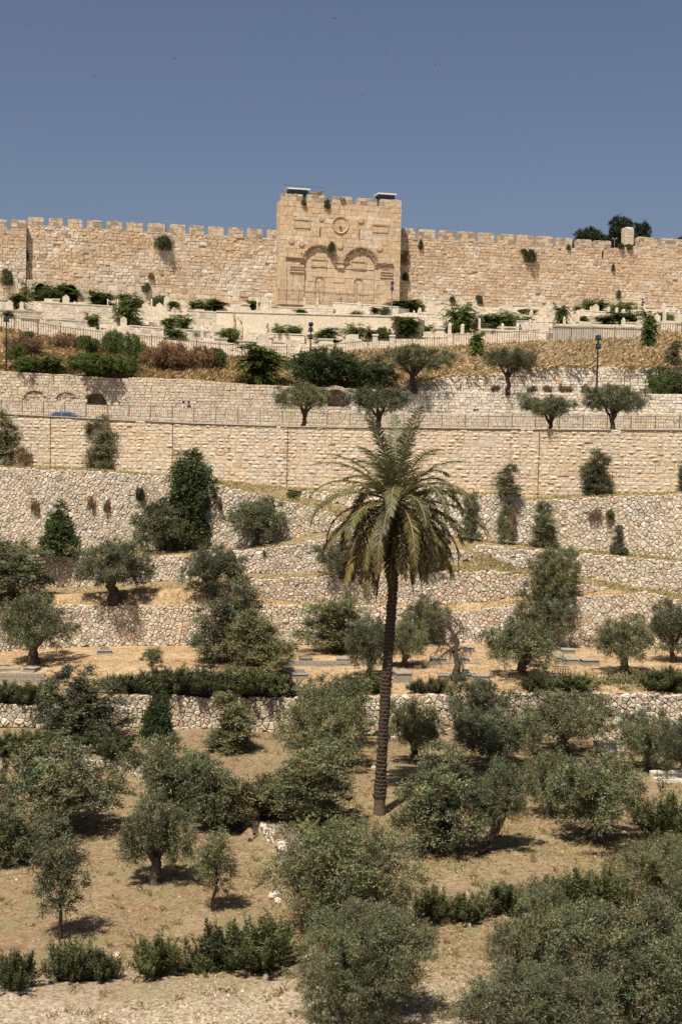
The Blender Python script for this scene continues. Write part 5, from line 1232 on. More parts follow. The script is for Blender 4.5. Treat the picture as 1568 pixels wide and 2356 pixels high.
# ------------------------------------------------------------------ the date palm
pb = gp(872, 1874); YP = pb.y
t = empty('date_palm', pb); tag(t, 'tall leaning date palm with shaggy crown rising from the grove', 'palm tree')
tp = [(872, 1880), (874, 1820), (878, 1740), (885, 1620), (893, 1500), (901, 1390), (906, 1300), (909, 1220), (911, 1150), (912, 1120)]
tr_px = [16, 12.5, 9.8, 9.5, 9.3, 9.2, 9, 9, 9, 7]
path = [P(u, v, YP) - pb for u, v in tp]; path = [Vector((q.x, 0, q.z)) for q in path]; rad = [w * YP / FPX for w in tr_px]
fine = []; fr = []
for i in range(len(path) - 1):
    for j in range(8): fine.append(path[i].lerp(path[i + 1], j / 8)); fr.append(rad[i] + (rad[i + 1] - rad[i]) * j / 8)
rg = random.Random(21)
mb = MB(); mb.tube(fine, [r * rg.uniform(0.9, 0.98) for r in fr], 16); mb.build('trunk', M_palmbark, t, True)
boot = pymesh('leaf_scar', [(-.15, 0.0, -.16), (.15, 0.0, -.16), (.20, -.015, 0.06), (-.20, -.015, 0.06), (0, -.105, .10), (0, -.03, .15), (0, -.02, -.2)],
              [(0, 6, 4, 3), (6, 1, 2, 4), (2, 5, 4), (4, 5, 3), (0, 3, 5, 2, 1, 6)], M_palmboot)
ztop = path[-2].z; z = 0.9; row = 0; spots = []
while z < ztop - 0.2:
    i = max(0, next(k for k in range(len(fine)) if fine[k].z >= z or k == len(fine) - 1) - 1)
    for j in range(8):
        w = 2 * math.pi * (j + 0.5 * (row % 2)) / 8; q = rg.uniform(0.85, 1.15)
        spots.append((Vector((fine[i].x + math.sin(w) * fr[i] * 0.95, -math.cos(w) * fr[i] * 0.95, z)), w + rg.uniform(-.1, .1), (q * fr[i] / 0.34, q * rg.uniform(.6, 1.2), q * 0.68), math.cos(w)))
    z += 0.185; row += 1
spots.sort(key=lambda q: -q[3])
VV = []; FF = []
for n_i, (loc, w, s3, _c) in enumerate(spots):
    if n_i < 300:
        o = link('leaf_scar', boot, t); o.location = loc; o.rotation_euler = (0, 0, w); o.scale = s3
    else:
        m = Matrix.Translation(loc) @ Matrix.Rotation(w, 4, 'Z') @ Matrix.Diagonal((*s3, 1)); k0 = len(VV); VV += [m @ v.co for v in boot.vertices]; FF += [tuple(k0 + x for x in p_.vertices) for p_ in boot.polygons]
tag(link('leaf_scars', pymesh('leaf_scars', VV, FF, M_palmboot), t), kind='stuff')
C0 = path[-2]
def frond(az, e0, L, bend, colr, mat, npair=58, ll=0.46, dead=False, z0=0.0, seed=0, lw=0.034):
    r_ = np.random.default_rng(seed); n = 18; pts = [Vector((math.cos(az), math.sin(az), 0)) * 0.12 + Vector((0, 0, z0))]; a = e0; dirs = []
    for i in range(n):
        d = Vector((math.cos(az) * math.cos(a), math.sin(az) * math.cos(a), math.sin(a))); dirs.append(d); pts.append(pts[-1] + d * (L / n)); a -= bend / n * (0.35 + 1.3 * i / n)
        a = max(a, -R(88))
    T = np.array([tuple(q) for q in pts]); s = np.linspace(0, 1, n + 1)
    tt = np.repeat(np.linspace(0.16, 0.995, npair), 2) + r_.uniform(-.006, .006, npair * 2); sg = np.tile([1.0, -1.0], npair)
    B = np.stack([np.interp(tt, s, T[:, k]) for k in range(3)], 1)
    Dm = np.array([tuple(q) for q in dirs + [dirs[-1]]]); d = unit(np.stack([np.interp(tt, s, Dm[:, k]) for k in range(3)], 1))
    side = unit(np.cross(d, np.array([-math.sin(az) * 0 + 1e-4, 0, 1.0]))); upv = np.cross(side, d)
    prof = np.clip(np.sin(np.pi * (0.10 + 0.86 * tt)) ** 0.55, 0.25, 1)
    vv = 0.28 if not dead else -0.1
    D = side * sg[:, None] * (1.0 if not dead else 0.3) + d * (0.55 + 0.5 * tt)[:, None] + upv * vv + r_.normal(0, 0.15, B.shape); D[:, 2] -= 0.2 + 0.15 * tt
    Ln = ll * prof * r_.uniform(0.85, 1.12, npair * 2); D = unit(D)
    # each leaflet: two segments, the outer one drooping
    W0 = unit(np.cross(D, upv + r_.normal(0, .25, B.shape))) * (lw * 0.5)
    mid = B + D * (Ln * 0.55)[:, None]; D2 = D.copy(); D2[:, 2] -= 0.28; D2 = unit(D2); tip = mid + D2 * (Ln * 0.45)[:, None]
    V = np.stack([B - W0 * .5, B + W0 * .5, mid + W0, mid - W0, mid - W0, mid + W0, tip + W0 * .12, tip - W0 * .12], 1).reshape(-1, 3)
    cl = np.array(colr)[None] * r_.uniform(0.75, 1.25, (npair * 2, 1)) * (0.95 + 0.2 * tt)[:, None]
    me = quadmesh('frond', V, 4, mat, np.repeat(cl, 2, axis=0))
    o = link('frond', me, t); o.location = C0
    rr = [0.045 * (1 - 0.85 * k / n) + 0.006 for k in range(n + 1)]
    mb = MB(); mb.tube(pts, rr, 5, False); mb.build('rachis', M_rachis if not dead else M_palmboot, o)
    return o
M_rachis = plain('palm_midrib', (0.20, 0.165, 0.07), 0.6, 0.3, 0, 0.2)
rg = random.Random(33); k = 0
for ring, (n, e0, L, bend, tone) in enumerate([(5, 78, 4.6, 34, (0.9, 1.05, 1.0)), (8, 58, 4.7, 74, (0.95, 1.05, 0.98)), (12, 36, 4.7, 98, (1.0, 1.02, 0.9)), (15, 14, 4.7, 100, (1.05, 1.0, 0.82)), (18, -8, 4.5, 86, (1.15, 1.02, 0.8)), (19, -28, 4.3, 62, (1.3, 1.06, 0.78)), (18, -46, 4.1, 44, (1.5, 1.12, 0.78))]):
    for j in range(n):
        az = 2 * math.pi * (j + rg.uniform(-.35, .35)) / n + ring * 0.7; q = rg.uniform(0.7, 1.25)
        frond(az, R(e0 + rg.uniform(-12, 12)), L * rg.uniform(0.82, 1.1), R(bend * rg.uniform(.7, 1.25)), [x * q for x in tone], M_palm, 72, 0.60, z0=0.15 - ring * 0.10, seed=500 + k, lw=0.054); k += 1
for j in range(15):
    az = 2 * math.pi * j / 15 + rg.uniform(-.2, .2); frond(az, R(-66 + rg.uniform(-14, 6)), rg.uniform(2.4, 4.3), R(24), (1, 1, 1), M_palmdry, 44, 0.30, True, -0.7, 700 + j, 0.028)
for j in range(9):      # fruit stalks and cut petioles
    az = 2 * math.pi * j / 9; mb = MB(); d = Vector((math.cos(az), math.sin(az), 0))
    mb.tube([Vector((0, 0, -.2)), d * 0.5 + Vector((0, 0, .25)), d * 0.95 + Vector((0, 0, -.1)), d * 1.1 + Vector((0, 0, -.5))], [0.03, 0.026, 0.02, 0.012], 5)
    o = mb.build('fruit_stalk', M_stalk if j else globals().setdefault('M_stalk', plain('orange_stalk', (0.42, 0.22, 0.06), 0.6, 0.2)), t); o.location = C0

# ------------------------------------------------------------------ fences and railings
def fence(name, pts, h, sp, label, mat, pw=0.02, post=2.4, rails=(0.12, 0.92), thick=0.03, cat='fence', over=0.0):
    t = empty(name, pts[0]); tag(t, label, cat); o0 = pts[0]; L = [0.0]
    for a, b in zip(pts[:-1], pts[1:]): L.append(L[-1] + (b - a).length)
    X = lambda s: Vector([float(np.interp(s, L, [p[k] for p in pts])) for k in range(3)]) - o0
    mb = MB(); s = sp / 2
    while s < L[-1]:
        q = X(s); mb.box(q.x - pw, q.x + pw, q.y - pw, q.y + pw, q.z + 0.05, q.z + h); s += sp
    ob = mb.build('pickets', mat, t); tag(ob, kind='stuff')
    pm = MB().box(-.04, .04, -.04, .04, -0.3, h + 0.08).add([(-.05, -.05, h + .08), (.05, -.05, h + .08), (.05, .05, h + .08), (-.05, .05, h + .08), (0, 0, h + .15)], [(0, 1, 4), (1, 2, 4), (2, 3, 4), (3, 0, 4)])
    me = pymesh('post', pm.v, pm.f, mat)
    s = 0.0
    while s <= L[-1]: o = link('post', me, t); o.location = X(s); s += post
    for f_ in rails:
        mb = MB()
        for i in range(int(L[-1] / post) + 1):
            a = X(i * post) + Vector((0, 0, h * f_)); b = X(min(L[-1], (i + 1) * post)) + Vector((0, 0, h * f_))
            if (b - a).length > .05: mb.tube([a, b], thick, 4)
        mb.build('rail', mat, t)
    return t
def fpts(u0, u1, dz=0.0): return [lerp_at(LF.top, float(u)) + Vector((0, 0.1, dz)) for u in np.arange(u0, u1 + 1, 20)]
fence('picket_fence', fpts(-180, 690), 1.55, 0.26, 'rusty picket fence sagging along the brown bank below the graves', M_iron, 0.024)
fence('picket_fence', fpts(692, 1036, .0), 1.25, 0.26, 'rusty picket fence before the golden grass, between stone posts', M_iron, 0.024)
fence('picket_fence', fpts(1041, 1258, .1), 1.45, 0.26, 'rusty picket fence beyond the pair of white stone posts', M_iron, 0.024)
fence('picket_fence', fpts(1262, 1475), 1.6, 0.26, 'rusty picket fence before the grey concrete grave wall', M_iron, 0.024)
fence('picket_fence', fpts(1517, 1760), 1.2, 0.26, 'short dark picket fence at the frame edge above the slope', M_iron, 0.026)
for (u, vb, vt, lab) in ((862, 803, 772, 'square white stone post in the fence nearest the wide olive'), (901, 802, 774, 'square white stone post in the fence behind the wide olive')):
    p = gp(u, vb, 'hill_slope'); h = P(u, vt, p.y).z - p.z; t = empty('stone_post', p); tag(t, lab, 'post', None)
    MB().box(-.28, .28, -.28, .28, -.2, h).build('shaft', M_white, t, bevel=.03, cols=None); MB().box(-.35, .35, -.35, .35, h, h + .14, .05).build('cap', M_white, t)
    for ch in t.children: 
        a = ch.data.color_attributes.new('Col', 'FLOAT_COLOR', 'POINT'); a.data.foreach_set('color', np.tile([0.62, 0.55, 0.45, 1], len(ch.data.vertices)).astype(np.float32))
rp = [lerp_at(LRL.top, float(u)) for u in np.arange(-200, 1780, 24)]
fence('road_railing', rp, 1.02, 0.21, 'long brown iron railing along the far side of the road', M_rail, 0.010, 2.0, (0.1, 0.98), 0.018, 'railing')
fence('ledge_railing', [lerp_at(LE1.top, float(u)) + Vector((0, .3, .02)) for u in np.arange(905, 1470, 24)], 0.62, 0.22, 'thin low railing on the ledge of the white tier wall', M_iron, 0.011, 3.0, (0.95,), 0.012, 'railing')
def tp_(u, d=1.6):
    s, z = onw(u, 703, d); return W(s, T1(600, 1215)[1], d)
fence('gate_fence', [tp_(u) for u in np.arange(640, 872, 12)], 1.5, 0.28, 'thin iron fence at the foot of the gate tower', M_iron, 0.02, 3.0, (0.1, 0.92), 0.025)

# ------------------------------------------------------------------ cemetery: walls, graves, arcade
def setcol(me, c):
    a = me.color_attributes.get('Col') or me.color_attributes.new('Col', 'FLOAT_COLOR', 'POINT'); a.data.foreach_set('color', np.tile([c[0], c[1], c[2], 1], len(me.vertices)).astype(np.float32))
WH = (0.66, 0.59, 0.48)
def cem_wall(u0, vt0, u1, vt1, vb0, vb1, label, base=WH, coursed=True, thick=2.2, seed=0, mat=None):
    A = gp(u0, vb0, 'cemetery_ground'); B = gp(u1, vb1, 'cemetery_ground')
    za, zb = P(u0, vt0, A.y).z, P(u1, vt1, B.y).z
    t = empty('grave_terrace_wall', A); tag(t, label, 'wall'); off = A.copy()
    n = 6; vs = []; fs = []
    dirn = (B - A); dirn.z = 0; dirn.normalize(); nn = Vector((-dirn.y, dirn.x, 0))
    for i in range(n + 1):
        f_ = i / n; p = A.lerp(B, f_) - off; zt = za + (zb - za) * f_ - off.z; zl = (A.z + (B.z - A.z) * f_) - off.z - 0.6
        for q, z in ((p, zl), (p, zt), (p + nn * thick, zt + .05), (p + nn * thick, zl)): vs.append((q.x, q.y, z))
    for i in range(n):
        for q in range(3): fs.append((4 * i + q, 4 * i + 4 + q, 4 * i + 5 + q, 4 * i + 1 + q))
    fs += [(0, 1, 2, 3), tuple(4 * n + q for q in (3, 2, 1, 0))]
    link('wall_body', pymesh('wall_body', vs, fs, mat or M_white, base if mat is None else None), t)
    run = Run([A.lerp(B, i / 6) for i in range(7)], [A.z + (B.z - A.z) * i / 6 for i in range(7)], [za + (zb - za) * i / 6 for i in range(7)]); m0 = run.mp; mp = lambda a, z, d: m0(a, z, d) - off
    rng = random.Random(seed)
    if coursed:
        it = ashlar_items(mp, 0, run.L, run.fb, run.ft, lambda r, z: 0.34, lambda r, z: r.uniform(0.5, 1.1), rng, ash_col(base, 0.08, 0.06), 0.01, 0.05, 0.03, 0.01, -0.03, 0, None, off)
        put_stones(t, it, M_white, 'block', 300)
    vs = []; fs = []
    for i in range(7):
        f_ = i / 6; p = A.lerp(B, f_) - off; z = za + (zb - za) * f_ - off.z
        for d, dz in ((-.1, 0.0), (-.1, .12), (.35, .12), (.35, 0.0)): q = p + nn * d; vs.append((q.x, q.y, z + dz + .06))
    for i in range(6):
        for q in range(4): fs.append((4 * i + q, 4 * i + 4 + q, 4 * i + 4 + (q + 1) % 4, 4 * i + (q + 1) % 4))
    fs += [(0, 1, 2, 3), (27, 26, 25, 24)]
    link('coping', pymesh('coping', vs, fs, M_white, tuple(x * 1.04 for x in base)), t)
    return t
M_gplaster = stone_mat('grey_plaster', 0.5, 1.2)
cem_wall(497, 718, 960, 731, 766, 776, 'long smooth cream wall across the middle of the cemetery', (0.68, 0.585, 0.445), False, 4.0, 1)
cem_wall(94, 697, 268, 707, 733, 745, 'tall white block wall below the arcade building', (0.66, 0.585, 0.47), True, 3.0, 2)
cem_wall(104, 735, 200, 741, 753, 760, 'low white grave wall in front of the tall white block wall', WH, True, 1.8, 3)
cem_wall(-30, 712, 96, 719, 728, 736, 'low white kerb wall at the frame edge beside the tall block wall', WH, True, 1.6, 4)
cem_wall(297, 751, 376, 757, 776, 782, 'white block grave wall just behind the fence on the brown bank', (0.68, 0.61, 0.50), True, 2.0, 5)
cem_wall(435, 716, 497, 720, 742, 746, 'white block wall joining the end of the long cream wall', WH, True, 2.5, 6)
cem_wall(404, 759, 484, 764, 780, 786, 'low white wall with a small upright stone behind the fence', WH, True, 1.8, 7)
cem_wall(570, 768, 700, 772, 786, 790, 'low white kerb in front of the long cream wall', WH, True, 1.2, 8)
cem_wall(765, 697, 916, 708, 713, 722, 'white terrace wall directly below the gate tower', (0.66, 0.60, 0.51), True, 3.0, 9)
cem_wall(640, 708, 766, 712, 719, 722, 'low stepped wall below the tower fence', WH, True, 2.0, 10)
cem_wall(960, 722, 1060, 728, 752, 756, 'white stepped grave wall past the end of the long cream wall', WH, True, 2.5, 11)
cem_wall(1270, 752, 1384, 754, 780, 781, 'grey weathered concrete wall behind the fence past the olives', (0.40, 0.37, 0.32), False, 2.0, 12)
cem_wall(1386, 755, 1474, 757, 781, 783, 'paler concrete wall panel behind the fence before the narrow bush', (0.50, 0.45, 0.38), False, 2.0, 13)
cem_wall(1338, 716, 1440, 722, 734, 738, 'white grave terrace below the pines', WH, True, 2.4, 14)
cem_wall(1060, 738, 1270, 742, 756, 758, 'long low white grave wall behind the row of feathery bushes', (0.64, 0.58, 0.49), True, 2.4, 15)
cem_wall(1450, 716, 1620, 722, 738, 744, 'white grave terrace beside the visitor in black', WH, True, 2.4, 16)
cem_wall(1140, 762, 1255, 765, 779, 781, 'low pale grave wall just behind the fence beyond the stone posts', WH, True, 1.6, 17)
# graves: a few kinds, each copied
def gbox(w, d, h, t_=0.0): return MB().box(-w / 2, w / 2, -d / 2, d / 2, -0.35, h, t_)
def grave_proto(kind):
    t = empty('grave')
    if kind in (0, 1, 2): MB().box(-.62, .62, -1.05, 1.05, -.4, .18).build('plinth', M_white, t)
    if kind == 0: gbox(.95, 1.8, .62, .03).build('tomb_box', M_white, t); MB().box(-.56, .56, -1.0, 1.0, .62, .74).build('slab', M_white, t)
    if kind == 1: gbox(.9, 1.7, .45, .03).build('tomb_box', M_white, t); MB().box(-.4, .4, .78, .95, .4, 1.35, .02).add([(-.38, .8, 1.35), (.38, .8, 1.35), (.38, .93, 1.35), (-.38, .93, 1.35), (0, .8, 1.62), (0, .93, 1.62)], [(0, 1, 4), (3, 5, 2), (0, 4, 5, 3), (1, 2, 5, 4)]).build('headstone', M_white, t)
    if kind == 2:
        for y in (-.8, .8):
            mb = MB(); n = 8; vs = [(-.3, y - .08, .15), (.3, y - .08, .15)] + [(.3 * math.cos(math.pi * i / n), y - .08, 1.1 + .3 * math.sin(math.pi * i / n)) for i in range(n + 1)]
            m = len(vs); vs += [(a, b + .16, c) for a, b, c in vs]; order = [0, 1] + list(range(2, m)); fs = [tuple(order), tuple(m + i for i in reversed(order))] + [(order[i], order[(i + 1) % m], m + order[(i + 1) % m], m + order[i]) for i in range(m)]
            mb.add(vs, fs).build('headstone', M_white, t)
    if kind == 3:
        MB().box(-.9, .9, -1.3, 1.3, -.4, .22).build('plinth', M_white, t); MB().box(-.7, .7, -1.1, 1.1, .22, .44).build('step', M_white, t); gbox(.95, 1.7, .95, .04).build('tomb_box', M_white, t)
    if kind == 4: gbox(1.1, 2.0, .34, .02).build('tomb_box', M_white, t); MB().box(-.45, .45, -.9, .9, .34, .42).build('slab', M_white, t)
    for c in t.children: setcol(c.data, WH)
    return t
GP = [grave_proto(k) for k in range(5)]; first = [True] * 5
KN = ['lidded white grave', 'white grave with headstone', 'twin-headstone grave', 'stepped white grave', 'low flat grave']
rg = random.Random(64); placed = []
def put_grave(k, p, sc_, rz, label, group, cat='grave'):
    o = GP[k] if first[k] else copy_tree(GP[k]); first[k] = False
    o.location = p; o.scale = (sc_,) * 3; o.rotation_euler = (0, 0, rz); tag(o, label, cat, group); return o
n = 0
for _ in range(1400):
    if n >= 165: break
    u = rg.uniform(-15, 1585); f_ = rg.random(); A = lerp_at(LF.top, u); B = lerp_at(LC.bot, u); q = A.lerp(B, 0.12 + 0.82 * f_)
    uu, v = proj(q)
    if 500 < uu < 955 and 722 < v < 766: continue
    if 60 < uu < 210 and v < 700: continue
    if any(abs(uu - a) < 13 and abs(v - b) < 5.5 for a, b in placed): continue
    placed.append((uu, v)); k = rg.choice([0, 0, 1, 1, 2, 3, 4, 4])
    land = ('by the arcade' if u < 280 else 'before the gate tower' if u < 640 else 'below the gate tower' if u < 925 else 'past the gate tower' if u < 1240 else 'under the pines')
    row = 'top rows' if f_ > .66 else 'middle rows' if f_ > .33 else 'fence rows'
    put_grave(k, Vector((q.x, q.y, q.z + 0.05)), rg.uniform(.75, 1.15), TH + rg.choice([0, math.pi / 2, math.pi / 2]) + rg.uniform(-.2, .2), '%s %s, %s' % (KN[k], land, row), 'graves in the cemetery'); n += 1
# arcade building at the wall foot, two pointed arches, dry grass on its roof
s0, z1 = onw(62, 643, WOFF + 2.2); s1, _ = onw(206, 648, WOFF + 2.2); zb_ = onw(130, 700, WOFF + 2.2)[1]
a1 = [onw(u, 660, WOFF + 2.2)[0] for u in (80, 108)]; a2 = [onw(u, 662, WOFF + 2.2)[0] for u in (146, 179)]
t = empty('arcade_building', W((s0 + s1) / 2, zb_, WOFF + 2.2)); off = Vector(t.location); tag(t, 'low stone arcade with two arches and dry grass roof against the city wall', 'arcade')
def ptop(a, b, zt):
    return lambda s: zt - (b - a) * 0.42 * (abs((s - (a + b) / 2) / ((b - a) / 2)) ** 2.2)
za = onw(94, 652, WOFF + 2.2)[1]; zb2 = onw(162, 655, WOFF + 2.2)[1]
mpa = lambda s, z, d: W(s, z, WOFF + 2.2 + d) - off
ops = [(a1[0], a1[1], zb_, ptop(a1[0], a1[1], za), None), (a2[0], a2[1], zb_, ptop(a2[0], a2[1], zb2), None)]
ss = sorted(set(list(np.linspace(s0, s1, 20)) + list(np.linspace(*a1, 9)) + list(np.linspace(*a2, 9))))
v, f = column_core(mpa, ss, lambda s: zb_ - 1, lambda s: z1, ops, -.05, 2.15); link('wall_body', pymesh('wall_body', v, f, M_city, (0.50, 0.42, 0.32)), t)
it = ashlar_items(mpa, s0, s1, lambda s: zb_, lambda s: z1, lambda r, z: .42, lambda r, z: r.uniform(.5, 1.0), random.Random(4), ash_col((0.56, 0.475, 0.365), .12, .1), 0.014, .07, .04, .02, -.04, 0, lambda s, z, w: any(o[0] - .15 < s < o[1] + .15 and z < o[3](max(o[0], min(o[1], s))) + .25 for o in ops), off)
put_stones(t, it, M_city, 'block', 300)
for o_ in ops:
    for i in range(12):
        sa, sb = o_[0] + (o_[1] - o_[0]) * i / 12, o_[0] + (o_[1] - o_[0]) * (i + 1) / 12; z0, z2 = o_[3](sa), o_[3](sb)
        vv, ff, cc = stone([(sa, z0), (sb, z2), (sb, z2 + .3), (sa, z0 + .3)], mpa, rg, .01, .14, .03, .015, -.06, (0.52, 0.43, 0.33)); link('arch_stone', pymesh('arch_stone', vv, ff, M_city, cc), t)
# iron gate leaves, thin dead saplings
for (u, v, lab) in ((1345, 704, 'dark iron gate leaf tilted below the wall under the pines'), (1381, 706, 'second dark iron gate leaf next to the visitor path')):
    p = gp(u, v + 6, 'cemetery_ground'); t = empty('iron_gate_leaf', p, TH + .5); tag(t, lab, 'gate'); mb = MB()
    for x in (-.5, .5): mb.tube([(x, 0, 0), (x, 0, 1.1 + .5 * (x > 0))], .05, 6)
    mb.tube([(-.5, 0, 1.1), (.5, 0, 1.6)], .06, 6); mb.tube([(-.5, 0, .1), (.5, 0, .1)], .04, 6); mb.build('frame', M_black, t); mb = MB()
    for i in range(9): x = -.5 + i / 8; mb.tube([(x, 0, .1), (x, 0, 1.1 + .5 * i / 8)], .025, 4)
    mb.build('bars', M_black, t)
for (u, v, vt, lab) in ((540, 790, 715, 'thin leafless sapling before the long cream wall'), (556, 790, 730, 'shorter leafless sapling before the long cream wall')):
    p = gp(u, v, 'cemetery_ground'); h = P(u, vt, p.y).z - p.z; t = empty('bare_sapling', p); tag(t, lab, 'tree'); mb = MB(); mb.tube([(0, 0, 0), (.1, 0, h * .5), (-.15, 0, h)], [.06, .045, .02], 5); mb.build('trunk', M_bark, t); mb = MB()
    for i in range(7): z = h * rg.uniform(.35, .9); mb.tube([(0, 0, z), (rg.uniform(-.9, .9), rg.uniform(-.5, .5), z + rg.uniform(.5, 1.2))], [.025, .01], 4)
    mb.build('branches', M_bark, t)

# ------------------------------------------------------------------ tombs on the orange terrace
def concrete_tomb(u, vb, wpx, hpx, label, kind=0, rz=0.0, mat=None, group='grey tombs on the orange terrace'):
    p = gp(u, vb, 'tomb_terrace'); k = p.y / FPX; w = wpx * k; h = hpx * k * 0.55; w *= .8; d = 0.9 if wpx > 30 else 1.7
    t = empty('tomb', p, rz); tag(t, label, 'tomb', group); m = mat or M_conc
    MB().box(-w * .56, w * .56, -.1, d + .1, -.15, .12).build('plinth', m, t)
    MB().box(-w * .5, w * .5, 0, d, .12, h * .84).build('tomb_box', m, t, bevel=.02)
    MB().box(-w * .54, w * .54, -.05, d + .05, h * .84, h).build('slab', m, t, bevel=.02)
    if kind == 1: MB().box(-w * .3, w * .3, d * .3, d * .6, h, h + .25).build('block', m, t)
    if kind == 2:
        mb = MB()
        for x in np.linspace(-w * .52, w * .52, 7):
            for y in (-.08, d + .08): mb.tube([(x, y, h), (x, y, h + .55)], .022, 4)
        for z in (h + .08, h + .52):
            mb.tube([(-w * .52, -.08, z), (w * .52, -.08, z), (w * .52, d + .08, z), (-w * .52, d + .08, z), (-w * .52, -.08, z)], .025, 4)
        mb.build('iron_cage', M_iron, t)
    return t
TB = [(22, 1544, 52, 10, 'flat tomb slab at the frame edge beside the block wall', 0), (66, 1546, 34, 16, 'small box tomb standing behind the low block wall', 0), (240, 1506, 40, 16, 'heap-like broken tomb below the long wall', 1), (450, 1558, 26, 22, 'small pale tomb peeking over the rosemary', 0), (670, 1498, 36, 16, 'box tomb by the wall beside the pair of olives', 0), (704, 1528, 34, 20, 'rusty caged tomb before the low kerb', 2), (790, 1528, 38, 22, 'box tomb between the caged tomb and the palm trunk', 0),
      (692, 1562, 44, 20, 'tomb with a small block on its lid by the hedge', 1), (652, 1556, 30, 22, 'dark tomb under the front olive of the pair', 0), (1010, 1528, 44, 24, 'pale tomb before the dead tree', 0), (1060, 1526, 40, 22, 'tomb just past the dead tree trunk', 0), (930, 1570, 44, 40, 'dark tomb in the shade just past the palm trunk', 0), (1020, 1566, 36, 22, 'tomb with a bright tilted lid beside the dead tree', 0), (1070, 1562, 34, 20, 'stepped tomb beside the dead tree base', 1), (1104, 1566, 46, 20, 'low tomb before the spreading olive', 0), (1076, 1500, 34, 20, 'small tomb close against the long wall', 0), (950, 1588, 40, 18, 'sunken tomb at the rosemary tuft', 0),
      (1308, 1506, 36, 20, 'rearmost grey box tomb of the three', 0), (1314, 1530, 44, 24, 'middle grey box tomb of the three', 0), (1360, 1532, 46, 24, 'grey box tomb of the three nearest the slanting olive', 0), (1292, 1524, 28, 20, 'narrow tomb behind the caged one', 0), (1292, 1568, 44, 18, 'caged tomb with white plinth below the three grey tombs', 2), (1170, 1520, 34, 20, 'tomb half hidden under the spreading olive', 0), (840, 1516, 30, 14, 'low tomb behind the palm trunk', 0)]
for u, vb, w, h, lab, kd in TB: concrete_tomb(u, vb, w, h, lab, kd, random.Random(u).uniform(-.25, .25))
def block_wall(u0, v0, u1, v1, rows, label):
    A = gp(u0, v0, 'tomb_terrace'); B = gp(u1, v1, 'tomb_terrace'); t = empty('block_wall', A); tag(t, label, 'wall'); d = B - A; L = d.length; n = max(1, int(L / .46)); rz = math.atan2(d.y, d.x); t.rotation_euler = (0, 0, rz)
    me = MB().box(0, .44, 0, .22, 0, .21); m2 = pymesh('block', me.v, me.f, M_conc)
    for r_ in range(rows):
        for i in range(n):
            o = link('block', m2, t); o.location = (i * .46 + (r_ % 2) * .2, random.Random(i * 7 + r_).uniform(-.015, .015), d.z * i / n + r_ * .222 - .05)
    return t
block_wall(-40, 1570, 104, 1572, 3, 'low grey concrete block wall at the frame edge of the tomb terrace')
block_wall(652, 1534, 818, 1534, 2, 'low grey block kerb running between the caged tomb and the palm')
block_wall(820, 1530, 1110, 1530, 1, 'single course of grey kerb blocks behind the palm trunk and the dead tree')
# curved white bench and pale slab in the grove
def bench(u, v, w, label, h=0.55, arc=1.1):
    p = gp(u, v); t = empty('stone_bench', p); tag(t, label, 'bench'); r = w * p.y / FPX / 2 / math.sin(arc / 2)
    for nm, r0, r1, z0, z1, c in (('bench_wall', r - .3, r, -.2, h, (0.52, 0.46, 0.37)), ('bench_seat', r - .95, r - .3, -.2, h * .45, (0.62, 0.56, 0.47)), ('bench_cap', r - .36, r + .05, h, h + .1, (0.64, 0.58, 0.49))):
        mb = MB(); n = 12; vs = []; fs = []
        for i in range(n + 1):
            a = math.pi / 2 + arc * (i / n - .5); c_, s_ = math.cos(a), math.sin(a)
            vs += [(r0 * c_, r0 * s_ - r + .4, z0), (r0 * c_, r0 * s_ - r + .4, z1), (r1 * c_, r1 * s_ - r + .4, z1), (r1 * c_, r1 * s_ - r + .4, z0)]
        for i in range(n):
            for q in range(4): fs.append((4 * i + q, 4 * i + 4 + q, 4 * i + 4 + (q + 1) % 4, 4 * i + (q + 1) % 4))
        fs += [(0, 1, 2, 3), tuple(4 * n + q for q in (3, 2, 1, 0))]
        link(nm, pymesh(nm, vs, fs, M_white, c), t)
bench(1402, 1738, 76, 'curved white stone bench between the grove olives', .7)
bench(1545, 1796, 100, 'pale low stone kerb at the frame edge of the grove', .35, .7)
for i, (u, v, s_) in enumerate([(632, 2062, .28), (640, 2075, .2), (268, 2198, .14), (560, 2160, .1), (1210, 2110, .2), (1075, 2130, .16), (985, 2122, .14), (860, 1768, .2), (820, 1716, .35), (905, 1700, .3)]):
    p = gp(u, v); rr = random.Random(i); mb = MB(); mb.lathe([(s_ * .5, -s_ * .4), (s_, 0), (s_ * .85, s_ * .45), (s_ * .3, s_ * .7)], 7); vs = [(x * rr.uniform(.8, 1.2), y * rr.uniform(.8, 1.2), z * rr.uniform(.8, 1.2)) for x, y, z in mb.v]
    o = link('rock', pymesh('rock', vs, mb.f, M_rubble, (0.60, 0.53, 0.44))); o.location = p
    tag(o, 'loose pale rock lying on the grove ground', 'rock', 'loose rocks on the grove ground')
# scrap of green cloth on the rubble wall
p = lerp_at(LH1.bot, 243); z = P(243, 1163, p.y).z; vs = [(.5 * (i / 5 - .5), -.16 - .05 * math.sin(i * 1.3 + j), .3 * (j / 4 - .5) - .04 * i % .07) for i in range(6) for j in range(5)]
o = link('cloth_scrap', pymesh('cloth_scrap', vs, [(i * 5 + j, i * 5 + j + 1, i * 5 + j + 6, i * 5 + j + 5) for i in range(5) for j in range(4)], plain('green_cloth', (0.22, 0.45, 0.36), .8, .1), None, True)); o.location = (P(243, 1163, p.y).x, p.y, z)
tag(o, 'scrap of pale green cloth caught on the tall rubble wall', 'cloth')

